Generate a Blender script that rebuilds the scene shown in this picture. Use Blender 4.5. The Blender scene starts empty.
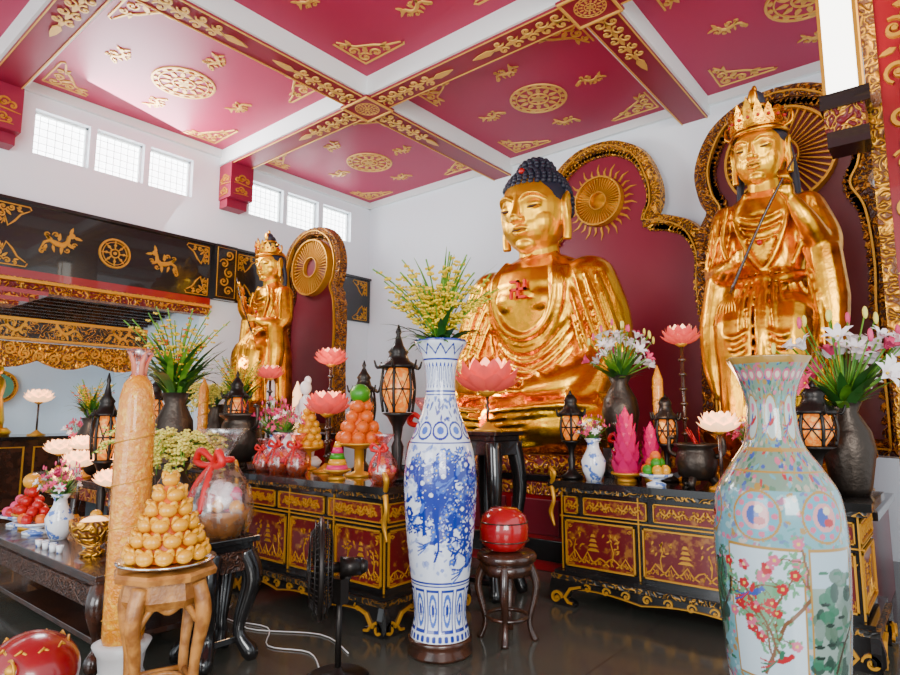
import bpy, math, random
import numpy as np
from mathutils import Vector, Matrix
random.seed(11); np.random.seed(5)
U=random.uniform
pi=math.pi; sin=math.sin; cos=math.cos

# ------------------------------------------------------------ materials
def _bsdf(m):
    m.use_nodes=True
    return m.node_tree, m.node_tree.nodes['Principled BSDF']
def mat(name,col,rough=.5,metal=0.,emit=0.,ecol=None,c2=None,ns=8.,lo=.4,hi=.6,bump=0.,bs=30.,trans=0.,coat=0.,sss=0.,alpha=1.):
    m=bpy.data.materials.new(name); nt,b=_bsdf(m); N=nt.nodes; L=nt.links
    b.inputs['Base Color'].default_value=(*col,1); b.inputs['Roughness'].default_value=rough
    b.inputs['Metallic'].default_value=metal
    b.inputs['Transmission Weight'].default_value=trans
    b.inputs['Coat Weight'].default_value=coat
    b.inputs['Alpha'].default_value=alpha
    if emit:
        b.inputs['Emission Color'].default_value=(*(ecol or col),1); b.inputs['Emission Strength'].default_value=emit
    if c2 or bump:
        tc=N.new('ShaderNodeTexCoord')
    if c2:
        n=N.new('ShaderNodeTexNoise'); n.inputs['Scale'].default_value=ns; n.inputs['Detail'].default_value=3
        L.new(tc.outputs['Object'],n.inputs['Vector'])
        r=N.new('ShaderNodeValToRGB'); r.color_ramp.elements[0].position=lo; r.color_ramp.elements[1].position=hi
        r.color_ramp.elements[0].color=(*col,1); r.color_ramp.elements[1].color=(*c2,1)
        L.new(n.outputs['Fac'],r.inputs['Fac']); L.new(r.outputs['Color'],b.inputs['Base Color'])
    if bump:
        n=N.new('ShaderNodeTexNoise'); n.inputs['Scale'].default_value=bs; n.inputs['Detail'].default_value=4
        L.new(tc.outputs['Object'],n.inputs['Vector'])
        bp=N.new('ShaderNodeBump'); bp.inputs['Strength'].default_value=bump; bp.inputs['Distance'].default_value=.02
        L.new(n.outputs['Fac'],bp.inputs['Height']); L.new(bp.outputs['Normal'],b.inputs['Normal'])
    return m
def carved(name,low,high,scale=14.,thr=.5,sharp=.06,metal=.8,rough=.35,dist=.35,bump=.8,stretch=(1,1,1)):
    m=bpy.data.materials.new(name); nt,b=_bsdf(m); N=nt.nodes; L=nt.links
    tc=N.new('ShaderNodeTexCoord'); mp=N.new('ShaderNodeMapping'); mp.inputs['Scale'].default_value=stretch
    L.new(tc.outputs['Object'],mp.inputs['Vector'])
    n=N.new('ShaderNodeTexNoise'); n.inputs['Scale'].default_value=scale*.45; L.new(mp.outputs[0],n.inputs['Vector'])
    mx=N.new('ShaderNodeVectorMath'); mx.operation='MULTIPLY_ADD'; mx.inputs[1].default_value=(dist,)*3
    L.new(n.outputs['Color'],mx.inputs[0]); L.new(mp.outputs[0],mx.inputs[2])
    v=N.new('ShaderNodeTexVoronoi'); v.inputs['Scale'].default_value=scale; L.new(mx.outputs[0],v.inputs['Vector'])
    s=N.new('ShaderNodeMath'); s.operation='MULTIPLY'; s.inputs[1].default_value=14.; L.new(v.outputs['Distance'],s.inputs[0])
    w=N.new('ShaderNodeMath'); w.operation='SINE'; L.new(s.outputs[0],w.inputs[0])
    a=N.new('ShaderNodeMath'); a.operation='MULTIPLY_ADD'; a.inputs[1].default_value=.5; a.inputs[2].default_value=.5; L.new(w.outputs[0],a.inputs[0])
    r=N.new('ShaderNodeValToRGB'); r.color_ramp.elements[0].position=max(0,thr-sharp); r.color_ramp.elements[1].position=min(1,thr+sharp)
    L.new(a.outputs[0],r.inputs['Fac'])
    mc=N.new('ShaderNodeMix'); mc.data_type='RGBA'; mc.inputs['A'].default_value=(*low,1); mc.inputs['B'].default_value=(*high,1)
    L.new(r.outputs['Color'],mc.inputs['Factor']); L.new(mc.outputs['Result'],b.inputs['Base Color'])
    mm=N.new('ShaderNodeMath'); mm.operation='MULTIPLY'; mm.inputs[1].default_value=metal; L.new(r.outputs['Color'],mm.inputs[0]); L.new(mm.outputs[0],b.inputs['Metallic'])
    b.inputs['Roughness'].default_value=rough
    bp=N.new('ShaderNodeBump'); bp.inputs['Strength'].default_value=bump; bp.inputs['Distance'].default_value=.02
    L.new(a.outputs[0],bp.inputs['Height']); L.new(bp.outputs['Normal'],b.inputs['Normal'])
    return m
def colattr(name,rough=.12,coat=.5):
    m=bpy.data.materials.new(name); nt,b=_bsdf(m); N=nt.nodes
    a=N.new('ShaderNodeAttribute'); a.attribute_name='Col'; nt.links.new(a.outputs['Color'],b.inputs['Base Color'])
    b.inputs['Roughness'].default_value=rough; b.inputs['Coat Weight'].default_value=coat
    return m
def cello(name,tint,f0=.16,f1=.65,gc=.95):
    m=bpy.data.materials.new(name); m.use_nodes=True; nt=m.node_tree; N=nt.nodes; L=nt.links
    N.clear(); o=N.new('ShaderNodeOutputMaterial'); t=N.new('ShaderNodeBsdfTransparent'); g=N.new('ShaderNodeBsdfGlossy')
    t.inputs['Color'].default_value=(*tint,1); g.inputs['Roughness'].default_value=.3; g.inputs['Color'].default_value=(gc,gc,gc,1)
    tc=N.new('ShaderNodeTexCoord'); n=N.new('ShaderNodeTexNoise'); n.inputs['Scale'].default_value=22; n.inputs['Detail'].default_value=3
    r=N.new('ShaderNodeValToRGB'); r.color_ramp.elements[0].position=.50; r.color_ramp.elements[0].color=(f0,f0,f0,1); r.color_ramp.elements[1].position=.66; r.color_ramp.elements[1].color=(f1,f1,f1,1)
    L.new(tc.outputs['Object'],n.inputs['Vector']); L.new(n.outputs['Fac'],r.inputs['Fac'])
    bp=N.new('ShaderNodeBump'); bp.inputs['Strength'].default_value=.8; L.new(n.outputs['Fac'],bp.inputs['Height']); L.new(bp.outputs['Normal'],g.inputs['Normal'])
    x=N.new('ShaderNodeMixShader'); L.new(r.outputs['Color'],x.inputs['Fac']); L.new(t.outputs[0],x.inputs[1]); L.new(g.outputs[0],x.inputs[2]); L.new(x.outputs[0],o.inputs['Surface'])
    return m

GOLD=mat('gold_leaf',(.94,.48,.010),.27,1.,c2=(.58,.19,.002),ns=3,lo=.40,hi=.78,bump=.35,bs=7)  # darker orange in the noise paints shadow colour into the gold
GOLD2=mat('gold_shaded',(.90,.42,.012),.30,1.,c2=(.28,.085,.003),ns=5,lo=.46,hi=.74,bump=.35,bs=12)  # brown noise patches stand in for shading of folds and crevices
GILT=mat('gilt_paint',(.64,.30,.02),.42,.5)
GILTC=mat('gilt_ceiling',(.76,.43,.08),.45,.3)
RED=mat('ceiling_crimson',(.42,.008,.072),.5)
BEAMR=mat('beam_crimson',(.26,.006,.036),.45)
LAQ=mat('red_lacquer',(.26,.005,.010),.25,coat=.4)
MANR=mat('mandorla_crimson',(.22,.005,.025),.4)
MAROON=mat('maroon_paint',(.13,.004,.013),.4)
BLACK=mat('black_lacquer',(.009,.008,.008),.18,coat=.5)
DKW=mat('dark_wood',(.024,.009,.005),.25,c2=(.055,.018,.009),ns=9,coat=.4)
WHITE=mat('white_plaster',(.88,.94,1.0),.85)
CREAM=mat('cream_trim',(.84,.89,.88),.7)
PALE=mat('pale_blue_plaster',(.70,.85,.97),.85)
HAIR=mat('blue_black_hair',(.012,.014,.03),.5)
DARKL=mat('dark_line',(.06,.015,.003),.5)
FACEG=mat('gold_face',(.95,.49,.012),.35,.9)
CARV_GR=carved('carved_gold_red',(.15,.005,.010),(.66,.31,.03),12,.66,.1)
CARV_GB=carved('carved_gold_black',(.01,.008,.006),(.56,.26,.03),13,.90,.07,bump=.3)
CARV_GOLD=carved('carved_gold',(.14,.038,.004),(.86,.40,.03),12,.44,.25)
CARV_WOOD=carved('carved_wood_gold',(.06,.013,.005),(.46,.18,.02),13,.50,.25,metal=.7)
PANEL2=mat('red_gold_panel',(.15,.005,.008),.3,.2,c2=(.34,.12,.014),ns=20,lo=.54,hi=.68,coat=.3)
BRONZE=mat('dark_bronze',(.05,.038,.03),.38,.8,bump=.3,bs=25)
BLKMET=mat('black_metal',(.018,.014,.012),.35,.6)
LEAF=mat('leaf_green',(.05,.20,.008),.5,c2=(.15,.33,.018),ns=12)
LEAFD=mat('leaf_dark',(.012,.08,.008),.5)
YEL=mat('yellow_floret',(.80,.55,.004),.5)
CREAMF=mat('cream_floret',(.82,.72,.12),.5)
WFLOW=mat('white_petal',(.88,.82,.83),.5)
PKF=mat('pink_petal',(.70,.05,.17),.5)
ORANGE=mat('orange_fruit',(.72,.115,.0005),.4,bump=.1,bs=80)
YFRUIT=mat('golden_yellow_offering',(.76,.33,.0006),.25,coat=.3)
GFRUIT=mat('green_fruit',(.04,.26,.008),.4)
RFRUIT=mat('red_fruit',(.48,.003,.004),.3)
MAGENTA=mat('magenta_paper',(.66,.001,.13),.45)
PLOT=mat('pink_lotus_glass',(.72,.075,.075),.25,emit=.30,ecol=(1,.10,.06))
PLOTIN=mat('pink_lotus_inner',(.95,.40,.30),.3,emit=2.2,ecol=(1,.36,.18))
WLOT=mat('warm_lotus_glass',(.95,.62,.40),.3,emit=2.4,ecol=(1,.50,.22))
LGLASS=mat('lantern_glass',(.50,.12,.01),.3,emit=.75,ecol=(1,.20,.01),c2=(.62,.42,.12),ns=34,lo=.48,hi=.54)
BULB=mat('lamp_bulb',(1,.9,.75),.3,emit=14,ecol=(1,.78,.5))
TUBE=mat('fluorescent_panel',(1,1,.95),.4,emit=6,ecol=(1,.97,.86))
SKYW=mat('window_daylight',(1,1,1),.6,emit=8,ecol=(.96,.98,1))
CANDLE=mat('yellow_wax_cellophane',(.66,.22,.0008),.22,c2=(.84,.44,.03),ns=30,lo=.50,hi=.70,bump=.6,bs=45,coat=.6)
WAXR=mat('wax_tip',(.60,.18,.10),.5)
CELLO=cello('cellophane_clear',(.98,.95,.95),.14,.5,.8)
CELLOP=cello('cellophane_pink',(1,.60,.62),.10,.42,.85)
RIB=mat('red_ribbon',(.60,.002,.006),.4)
BAMB=mat('stool_wood',(.46,.19,.04),.4,c2=(.26,.09,.015),ns=14,bump=.2,bs=40)
CHROME=mat('steel_plate',(.7,.7,.7),.15,1.)
REDV=mat('red_vinyl',(.36,.004,.008),.15,coat=.6)
PORC=mat('white_porcelain',(.82,.85,.9),.12,coat=.5,c2=(.10,.2,.6),ns=16,lo=.56,hi=.6)
WPLA=mat('white_plastic',(.75,.75,.75),.4)
JADE=mat('jade_enamel',(.08,.30,.20),.4)

# ------------------------------------------------------------ mesh builder
def TM(x=0,y=0,z=0,rz=0,s=1,rx=0,ry=0,sx=1):
    return np.array(Matrix.Translation((x,y,z))@Matrix.Rotation(rz,4,'Z')@Matrix.Rotation(ry,4,'Y')@Matrix.Rotation(rx,4,'X')@Matrix.Diagonal((s*sx,s,s,1)))
def FT(o,x,y):
    x=Vector(x);y=Vector(y);z=x.cross(y); M=np.eye(4); M[:3,0]=x;M[:3,1]=y;M[:3,2]=z;M[:3,3]=o; return M
class MB:
    def __init__(s): s.V=[];s.F=[];s.M=[];s.S=[];s.mats=[];s.n=0;s.T=np.eye(4)
    def add(s,vs,fs,m,smooth=True):
        vs=np.asarray(vs,float).reshape(-1,3); s.V.append(vs@s.T[:3,:3].T+s.T[:3,3])
        if m not in s.mats: s.mats.append(m)
        k=s.mats.index(m);n=s.n
        for f in fs: s.F.append([i+n for i in f])
        s.M+=[k]*len(fs); s.S+=[smooth]*len(fs); s.n+=len(vs)
    def box(s,x0,x1,y0,y1,z0,z1,m):
        v=[(x0,y0,z0),(x1,y0,z0),(x1,y1,z0),(x0,y1,z0),(x0,y0,z1),(x1,y0,z1),(x1,y1,z1),(x0,y1,z1)]
        s.add(v,[(0,3,2,1),(4,5,6,7),(0,1,5,4),(1,2,6,5),(2,3,7,6),(3,0,4,7)],m,False)
    def lathe(s,prof,m,c=(0,0,0),seg=24,sx=1,sy=1,wave=None,smooth=True):
        v=[];n=len(prof)
        for r,z in prof:
            for i in range(seg):
                a=2*pi*i/seg; rr=r*(wave(a,z) if wave else 1)
                v.append((c[0]+rr*cos(a)*sx,c[1]+rr*sin(a)*sy,c[2]+z))
        f=[(j*seg+i,j*seg+(i+1)%seg,(j+1)*seg+(i+1)%seg,(j+1)*seg+i) for j in range(n-1) for i in range(seg)]
        f.append(tuple(range(seg))[::-1]); f.append(tuple((n-1)*seg+i for i in range(seg)))
        s.add(v,f,m,smooth)
    def sph(s,c,r,m,seg=14,rings=9,smooth=True):
        if not hasattr(r,'__len__'): r=(r,r,r)
        v=[(c[0],c[1],c[2]+r[2])]
        for j in range(1,rings):
            p=pi*j/rings
            for i in range(seg):
                a=2*pi*i/seg; v.append((c[0]+r[0]*sin(p)*cos(a),c[1]+r[1]*sin(p)*sin(a),c[2]+r[2]*cos(p)))
        v.append((c[0],c[1],c[2]-r[2])); L=len(v)-1
        f=[(0,1+i,1+(i+1)%seg) for i in range(seg)]
        for j in range(rings-2):
            for i in range(seg):
                a=1+j*seg; f.append((a+i,a+seg+i,a+seg+(i+1)%seg,a+(i+1)%seg))
        a=1+(rings-2)*seg
        f+=[(a+i,L,a+(i+1)%seg) for i in range(seg)]
        s.add(v,f,m,smooth)
    def tube(s,pts,rad,m,seg=8,closed=False,sm=False,flat=1.):
        P=[Vector(p) for p in pts]
        if not hasattr(rad,'__len__'): rad=[rad]*len(P)
        if sm: P,rad=catm(P,rad)
        n=len(P); v=[]; up=None
        for i in range(n):
            if closed: t=P[(i+1)%n]-P[i-1]
            else: t=P[min(i+1,n-1)]-P[max(i-1,0)]
            if t.length<1e-9: t=Vector((0,0,1))
            t.normalize()
            if up is None:
                up=Vector((0,0,1)) if abs(t.z)<.9 else Vector((0,1,0))
            b=t.cross(up)
            if b.length<1e-6: b=t.orthogonal()
            b.normalize(); up=b.cross(t).normalized()
            for k in range(seg):
                a=2*pi*k/seg; q=P[i]+(b*cos(a)+up*sin(a)*flat)*rad[i]; v.append(tuple(q))
        f=[]
        for j in range(n if closed else n-1):
            j2=(j+1)%n
            for k in range(seg): f.append((j*seg+k,j*seg+(k+1)%seg,j2*seg+(k+1)%seg,j2*seg+k))
        if not closed: f.append(tuple(range(seg))[::-1]); f.append(tuple((n-1)*seg+k for k in range(seg)))
        s.add(v,f,m)
    def ring(s,c,R,r,m,seg=24,ts=6,axis='z',sx=1,sy=1):
        P=[]
        for i in range(seg):
            a=2*pi*i/seg; p=(R*cos(a)*sx,R*sin(a)*sy,0)
            if axis=='x': p=(0,p[0],p[1])
            if axis=='y': p=(p[0],0,p[1])
            P.append((c[0]+p[0],c[1]+p[1],c[2]+p[2]))
        s.tube(P,r,m,ts,closed=True)
    def rib(s,pts,w,h,m,closed=False,z=0.):
        n=len(pts)
        if not hasattr(w,'__len__'): w=[w]*n
        v=[]
        for i in range(n):
            a=pts[i-1] if (closed or i>0) else pts[i]; b=pts[(i+1)%n] if (closed or i<n-1) else pts[i]
            tx,ty=b[0]-a[0],b[1]-a[1]; l=math.hypot(tx,ty) or 1; nx,ny=-ty/l*w[i]/2,tx/l*w[i]/2
            x,y=pts[i]
            v+=[(x-nx,y-ny,z),(x-nx*.7,y-ny*.7,z+h),(x+nx*.7,y+ny*.7,z+h),(x+nx,y+ny,z)]
        f=[]
        for j in range(n if closed else n-1):
            k=(j+1)%n
            for q in range(3): f.append((j*4+q,j*4+q+1,k*4+q+1,k*4+q))
        s.add(v,f,m,False)
    def poly(s,pts,h,m,z=0.):
        n=len(pts); v=[(x,y,z) for x,y in pts]+[(x,y,z+h) for x,y in pts]
        f=[tuple(range(n,2*n)),tuple(range(n))[::-1]]+[(i,(i+1)%n,n+(i+1)%n,n+i) for i in range(n)]
        s.add(v,f,m,False)
    def disc(s,x,y,r,h,m,seg=12,z=0.,ry=None):
        s.poly([(x+r*cos(2*pi*i/seg),y+(ry or r)*sin(2*pi*i/seg)) for i in range(seg)],h,m,z)
    def surf(s,g,m,smooth=True):
        a=len(g);b=len(g[0]); s.add([p for r in g for p in r],[(i*b+j,i*b+j+1,(i+1)*b+j+1,(i+1)*b+j) for i in range(a-1) for j in range(b-1)],m,smooth)
    def done(s,name,loc=(0,0,0),parent=None,bevel=0,remesh=0,smooth_it=0,rot=None):
        me=bpy.data.meshes.new(name); me.from_pydata(np.vstack(s.V).tolist(),[],s.F)
        for m in s.mats: me.materials.append(m)
        me.polygons.foreach_set('material_index',s.M); me.polygons.foreach_set('use_smooth',s.S); me.update()
        o=bpy.data.objects.new(name,me); bpy.context.collection.objects.link(o); o.location=loc
        if rot: o.rotation_euler=rot
        if parent: o.parent=parent
        if remesh:
            r=o.modifiers.new('r','REMESH'); r.mode='VOXEL'; r.voxel_size=remesh; r.use_smooth_shade=True
            if smooth_it: q=o.modifiers.new('s','SMOOTH'); q.iterations=smooth_it; q.factor=.5
        if bevel:
            q=o.modifiers.new('b','BEVEL'); q.width=bevel; q.segments=2; q.limit_method='ANGLE'; q.angle_limit=math.radians(60)
        return o
def catm(P,R,k=5):
    P=[Vector(p) for p in P]; n=len(P); out=[];ro=[]
    for i in range(n-1):
        a=P[max(i-1,0)];b=P[i];c=P[i+1];d=P[min(i+2,n-1)]
        for j in range(k):
            t=j/k; out.append(.5*((2*b)+(c-a)*t+(2*a-5*b+4*c-d)*t*t+(3*b-a-3*c+d)*t**3)); ro.append(R[i]*(1-t)+R[i+1]*t)
    out.append(P[-1]);ro.append(R[-1]); return out,ro
def empty(name,loc=(0,0,0),rz=0,s=1):
    e=bpy.data.objects.new(name,None); bpy.context.collection.objects.link(e); e.location=loc; e.rotation_euler=(0,0,rz); e.scale=(s,s,s); return e

# ------------------------------------------------------------ 2-D ornaments
def scroll(mb,m,x,y,r,a0=0,d=1,turns=1.3,w=.03,h=.012):
    n=int(16*turns); P=[];W=[]
    for i in range(n+1):
        t=i/n; a=a0+d*t*turns*2*pi; rr=r*(1-.8*t); P.append((x+rr*cos(a),y+rr*sin(a))); W.append(w*(.5+.8*sin(pi*min(1,t*1.1+.1))))
    mb.rib(P,W,h,m); mb.disc(x,y,r*.24,h,m,8)
def leafo(mb,m,x,y,l,w,a,h=.012):
    P=[(0,0),(l*.3,w*.5),(l*.7,w*.35),(l,0),(l*.7,-w*.35),(l*.3,-w*.5)]
    mb.poly([(x+p*cos(a)-q*sin(a),y+p*sin(a)+q*cos(a)) for p,q in P],h,m)
def corner(mb,m,x,y,sx,sy,L=.62,k=1.):
    T=mb.T.copy(); S=np.eye(4); S[0,0]=sx;S[1,1]=sy;S[0,3]=x;S[1,3]=y; mb.T=T@S
    mb.rib([(0,0),(L,0),(L*1.05,.04)],.028*k,.012,m); mb.rib([(0,0),(0,L*.8)],.028*k,.012,m)
    mb.rib([(L,.05),(L*.72,.11),(L*.55,.2),(L*.35,.27),(.25*L,.5*L),(.05,.8*L)],[.02*k,.035*k,.04*k,.04*k,.035*k,.02*k],.012,m)
    scroll(mb,m,.16*L,.16*L,.13*L,0,1,1.3,.03*k); scroll(mb,m,.42*L,.14*L,.11*L,pi,-1,1.3,.028*k); scroll(mb,m,.13*L,.42*L,.11*L,-pi/2,1,1.3,.028*k)
    scroll(mb,m,.66*L,.09*L,.07*L,pi,-1,1.2,.024*k); scroll(mb,m,.08*L,.64*L,.07*L,-pi/2,1,1.2,.024*k)
    leafo(mb,m,.25*L,.25*L,.25*L,.1*L,pi/4); leafo(mb,m,.6*L,.2*L,.2*L,.08*L,.2); leafo(mb,m,.2*L,.55*L,.2*L,.08*L,1.3)
    mb.T=T
def dragon(mb,m,x,y,s=1.,rot=0,fl=1):
    T=mb.T.copy(); mb.T=T@TM(x,y,0,rot)@np.diag([s*fl,s,1,1])
    mb.rib([(-.26,-.06),(-.18,.03),(-.1,.05),(-.02,-.01),(.06,-.05),(.14,-.01),(.18,.07),(.25,.09)],[.01,.04,.06,.085,.09,.07,.06,.03],.014,m)
    mb.disc(.22,.08,.045,.016,m,8)
    for a,b,ang in ((-.06,.03,2.2),(.04,-.06,-1.9),(.12,-.02,-.9),(.02,.02,1.2),(-.16,.0,-2.1),(.2,.1,1.0),(.24,.06,-.5)): leafo(mb,m,a,b,.13,.05,ang)
    scroll(mb,m,-.24,-.1,.05,0,1,1.1,.02); scroll(mb,m,.0,.12,.045,pi,-1,1.1,.018); scroll(mb,m,.1,-.13,.04,pi,1,1.1,.018)
    scroll(mb,m,-.12,.14,.04,0,1,1.1,.016); scroll(mb,m,.22,-.07,.04,0,1,1.1,.016); leafo(mb,m,-.1,.05,.12,.04,1.9); leafo(mb,m,-.08,-.02,.12,.04,-1.6)
    mb.T=T
def circ(x,y,r,n=28): return [(x+r*cos(2*pi*i/n),y+r*sin(2*pi*i/n)) for i in range(n)]
def medallion(mb,m,x,y,r):
    mb.rib(circ(x,y,r),r*.09,.014,m,True); mb.rib(circ(x,y,r*.8),r*.05,.014,m,True); mb.rib(circ(x,y,r*.36,18),r*.07,.014,m,True)
    for i in range(16): a=2*pi*i/16; leafo(mb,m,x+r*.82*cos(a),y+r*.82*sin(a),r*.16,r*.2,a)
    for i in range(12):
        a=2*pi*i/12; leafo(mb,m,x+r*.42*cos(a),y+r*.42*sin(a),r*.34,r*.17,a)
    for i in range(6):
        a=2*pi*i/6; leafo(mb,m,x,y,r*.32,r*.16,a)
def wheel(mb,m,x,y,r):
    mb.rib(circ(x,y,r),r*.16,.02,m,True); mb.rib(circ(x,y,r*.8),r*.06,.02,m,True); mb.rib(circ(x,y,r*.3,16),r*.1,.02,m,True); mb.disc(x,y,r*.12,.02,m)
    for i in range(8):
        a=2*pi*i/8; mb.rib([(x+r*.25*cos(a),y+r*.25*sin(a)),(x+r*.9*cos(a),y+r*.9*sin(a))],r*.09,.018,m); mb.disc(x+r*.58*cos(a),y+r*.58*sin(a),r*.09,.02,m,8)
def cloudo(mb,m,x,y,s=1.,fl=1):
    T=mb.T.copy(); mb.T=T@TM(x,y,0)@np.diag([s*fl,s,1,1])
    scroll(mb,m,0,0,.13,0,1,1.3,.045); scroll(mb,m,.17,-.05,.1,pi,-1,1.2,.04); scroll(mb,m,-.15,-.07,.09,0,1,1.2,.04)
    mb.rib([(-.28,-.17),(-.1,-.15),(.1,-.17),(.35,-.2)],[.01,.04,.04,.01],.012,m); mb.T=T

# ------------------------------------------------------------ room
XL,YB,ZC,ZB=-8.64,8.0,5.62,5.36
BX=[-5.48,-2.4,.7]; BY=[5.0,1.9,-1.2]; XR,YF=1.9,-2.4
m=bpy.data.materials.new('dark_stone_tiles'); nt,b=_bsdf(m)
tc=nt.nodes.new('ShaderNodeTexCoord'); br=nt.nodes.new('ShaderNodeTexBrick'); br.offset=0
br.inputs['Scale'].default_value=1.; br.inputs['Brick Width'].default_value=.6; br.inputs['Row Height'].default_value=.6; br.inputs['Mortar Size'].default_value=.004
br.inputs['Color1'].default_value=(.045,.048,.040,1); br.inputs['Color2'].default_value=(.065,.065,.052,1); br.inputs['Mortar'].default_value=(.02,.02,.02,1)
nt.links.new(tc.outputs['Object'],br.inputs['Vector']); nt.links.new(br.outputs['Color'],b.inputs['Base Color']); b.inputs['Roughness'].default_value=.16
mb=MB(); mb.box(-12.5,XR,YF,YB+.2,-.1,0,m); mb.done('floor')
mb=MB(); mb.box(XL-.2,XR,YF,YB+.2,ZC,ZC+.12,RED); mb.done('ceiling')
mb=MB(); mb.T=FT((0,0,ZC),(1,0,0),(0,-1,0))
xs=[XL]+BX; ys=[YB]+BY
for i in range(3):
    for j in range(3):
        x0,x1=xs[i]+(.0 if i==0 else .2),xs[i+1]-.2; y1,y0=ys[j]-(.0 if j==0 else .2),ys[j+1]+.2
        cx,cy=(x0+x1)/2,(y0+y1)/2
        medallion(mb,GILTC,cx,-cy,.36)
        g=.2
        for sx,px in ((1,x0+g),(-1,x1-g)):
            for sy,py in ((1,-y1+g),(-1,-y0-g)): corner(mb,GILTC,px,py,sx,sy,.62,.85)
        for k,(dx,dy) in enumerate(((.72,0),(-.72,0),(0,.78),(0,-.78))):
            dragon(mb,GILTC,cx+dx,-cy+dy,.62,U(-.3,.3),(1,-1)[k%2])
mb.done('ceiling_ornament')
mb=MB()
for x in BX: mb.box(x-.2,x+.2,YF,YB,ZB+.02,ZC,CREAM)
for y in BY: mb.box(XL,XR,y-.2,y+.2,ZB+.021,ZC,CREAM)
for x in BX: mb.box(x-.17,x+.17,YF,YB,ZB,ZB+.03,BEAMR)
for y in BY: mb.box(XL,XR,y-.17,y+.17,ZB-.003,ZB+.03,BEAMR)
for x in BX:
    for s_ in (-1,1): mb.box(x+s_*.16-.006,x+s_*.16+.006,YF,YB,ZB-.012,ZB,GILTC)
for y in BY:
    for s_ in (-1,1): mb.box(XL,XR,y+s_*.16-.006,y+s_*.16+.006,ZB-.014,ZB,GILTC)
mb.box(XL,XL+.06,YF,YB,ZC-.12,ZC,CREAM); mb.box(XL,XR,YB-.06,YB,ZC-.12,ZC,CREAM)
for x in BX:
    for y in BY:
        mb.box(x-.24,x+.24,y-.24,y+.24,ZB-.02,ZB,BEAMR)
        mb.T=FT((0,0,ZB-.01),(1,0,0),(0,-1,0))
        mb.rib([(x-.22,-y-.22),(x+.22,-y-.22),(x+.22,-y+.22),(x-.22,-y+.22)],.04,.03,GILTC,True)
        medallion(mb,GILTC,x,-y,.15)
        for k in range(4):
            a=k*pi/2
            for q in (.33,.5,.67,.85,1.02):
                for sgn in (1,-1):
                    px,py=x+q*cos(a)-sgn*.065*sin(a),-y+q*sin(a)+sgn*.065*cos(a)
                    scroll(mb,GILTC,px,py,.07*(1.25-q*.45),a+pi,sgn,1.1,.022)
                leafo(mb,GILTC,x+q*cos(a),-y+q*sin(a),.12,.05,a)
            leafo(mb,GILTC,x+1.1*cos(a),-y+1.1*sin(a),.3,.09,a)
        mb.T=np.eye(4)
for y in BY[:2]:
    mb.box(XL,XL+.34,y-.19,y+.19,ZB-.55,ZB,BEAMR); mb.box(XL,XL+.22,y-.17,y+.17,ZB-.68,ZB-.55,BEAMR)
    mb.T=FT((XL+.34,y,ZB-.28),(0,1,0),(0,0,1)); cloudo(mb,GILT,0,.05,.5); cloudo(mb,GILT,0,-.13,.4,-1); mb.T=FT((XL+.17,y-.19,ZB-.28),(1,0,0),(0,0,1)); cloudo(mb,GILT,0,.05,.5);cloudo(mb,GILT,0,-.14,.4,-1); mb.T=np.eye(4)
mb.done('trim_1')
mb=MB(); mb.box(XL-.2,XR,YB,YB+.2,0,ZC,WHITE); mb.done('wall_back')
wins=[(2.31,2.95),(3.03,3.66),(3.74,4.38),(5.35,6.0),(6.08,6.75),(6.85,7.52),(-.6,.05),(.1,.75),(.8,1.45)]
WZ0,WZ1=4.74,5.32
mb=MB(); X0,X1=XL-.2,XL
mb.box(X0,X1,YF,YB,WZ1,ZC,WHITE); mb.box(X0,X1,YF,YB,3.15,WZ0,WHITE); mb.box(X0,X1,4.7,YB,0,3.15,WHITE)
w=sorted(wins); e=YF
for a,b2 in w: mb.box(X0,X1,e,a,WZ0,WZ1,WHITE); e=b2
mb.box(X0,X1,e,YB,WZ0,WZ1,WHITE)
mb.done('wall_left')
for k,(a,b2) in enumerate(wins):
    mb=MB(); mb.box(X0+.02,X0+.05,a,b2,WZ0,WZ1,SKYW)
    F=mb.box; f=.03
    F(X0+.06,X0+.11,a,b2,WZ0,WZ0+f,CREAM);F(X0+.06,X0+.11,a,b2,WZ1-f,WZ1,CREAM);F(X0+.06,X0+.11,a,a+f,WZ0,WZ1,CREAM);F(X0+.06,X0+.11,b2-f,b2,WZ0,WZ1,CREAM)
    n=7
    for i in range(1,n): y=a+(b2-a)*i/n; F(X0+.07,X0+.082,y-.003,y+.003,WZ0,WZ1,CREAM)
    for i in range(1,6): z=WZ0+(WZ1-WZ0)*i/6; F(X0+.07,X0+.082,a,b2,z-.003,z+.003,CREAM)
    mb.done('window_%d'%(k+1))
XF=XL+.003
mb=MB()
mb.box(XF,XL+.05,YF,YB-.01,3.24,4.08,BLACK); mb.box(XF,XL+.09,YF,YB-.01,4.06,4.10,BLACK)
for y in (4.92,1.75):
    mb.box(XF,XL+.14,y-.17,y+.17,3.24,4.09,BLACK); mb.T=FT((XL+.14,y,0),(0,1,0),(0,0,1))
    mb.rib([(-.15,3.28),(.15,3.28),(.15,4.04),(-.15,4.04)],.012,.01,GILT,True)
    for k in range(5): scroll(mb,GILT,.04*(-1)**k,3.38+.14*k,.075,k,(-1)**k,1.3,.02)
    mb.T=np.eye(4)
mb.T=FT((XL+.05,0,0),(0,1,0),(0,0,1))
for a,b2 in ((1.95,4.72),(5.12,7.95),(-2,1.55)):
    for sx,px in ((1,a+.05),(-1,b2-.05)):
        for sy,pz in ((1,3.28),(-1,4.02)): corner(mb,GILT,px,pz,sx,sy,.33,.6)
    c=(a+b2)/2
    wheel(mb,GILT,c,3.65,.19); dragon(mb,GILT,c-.68,3.65,.82,.3,1); dragon(mb,GILT,c+.68,3.65,.82,-.3,-1)
mb.T=np.eye(4)
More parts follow.
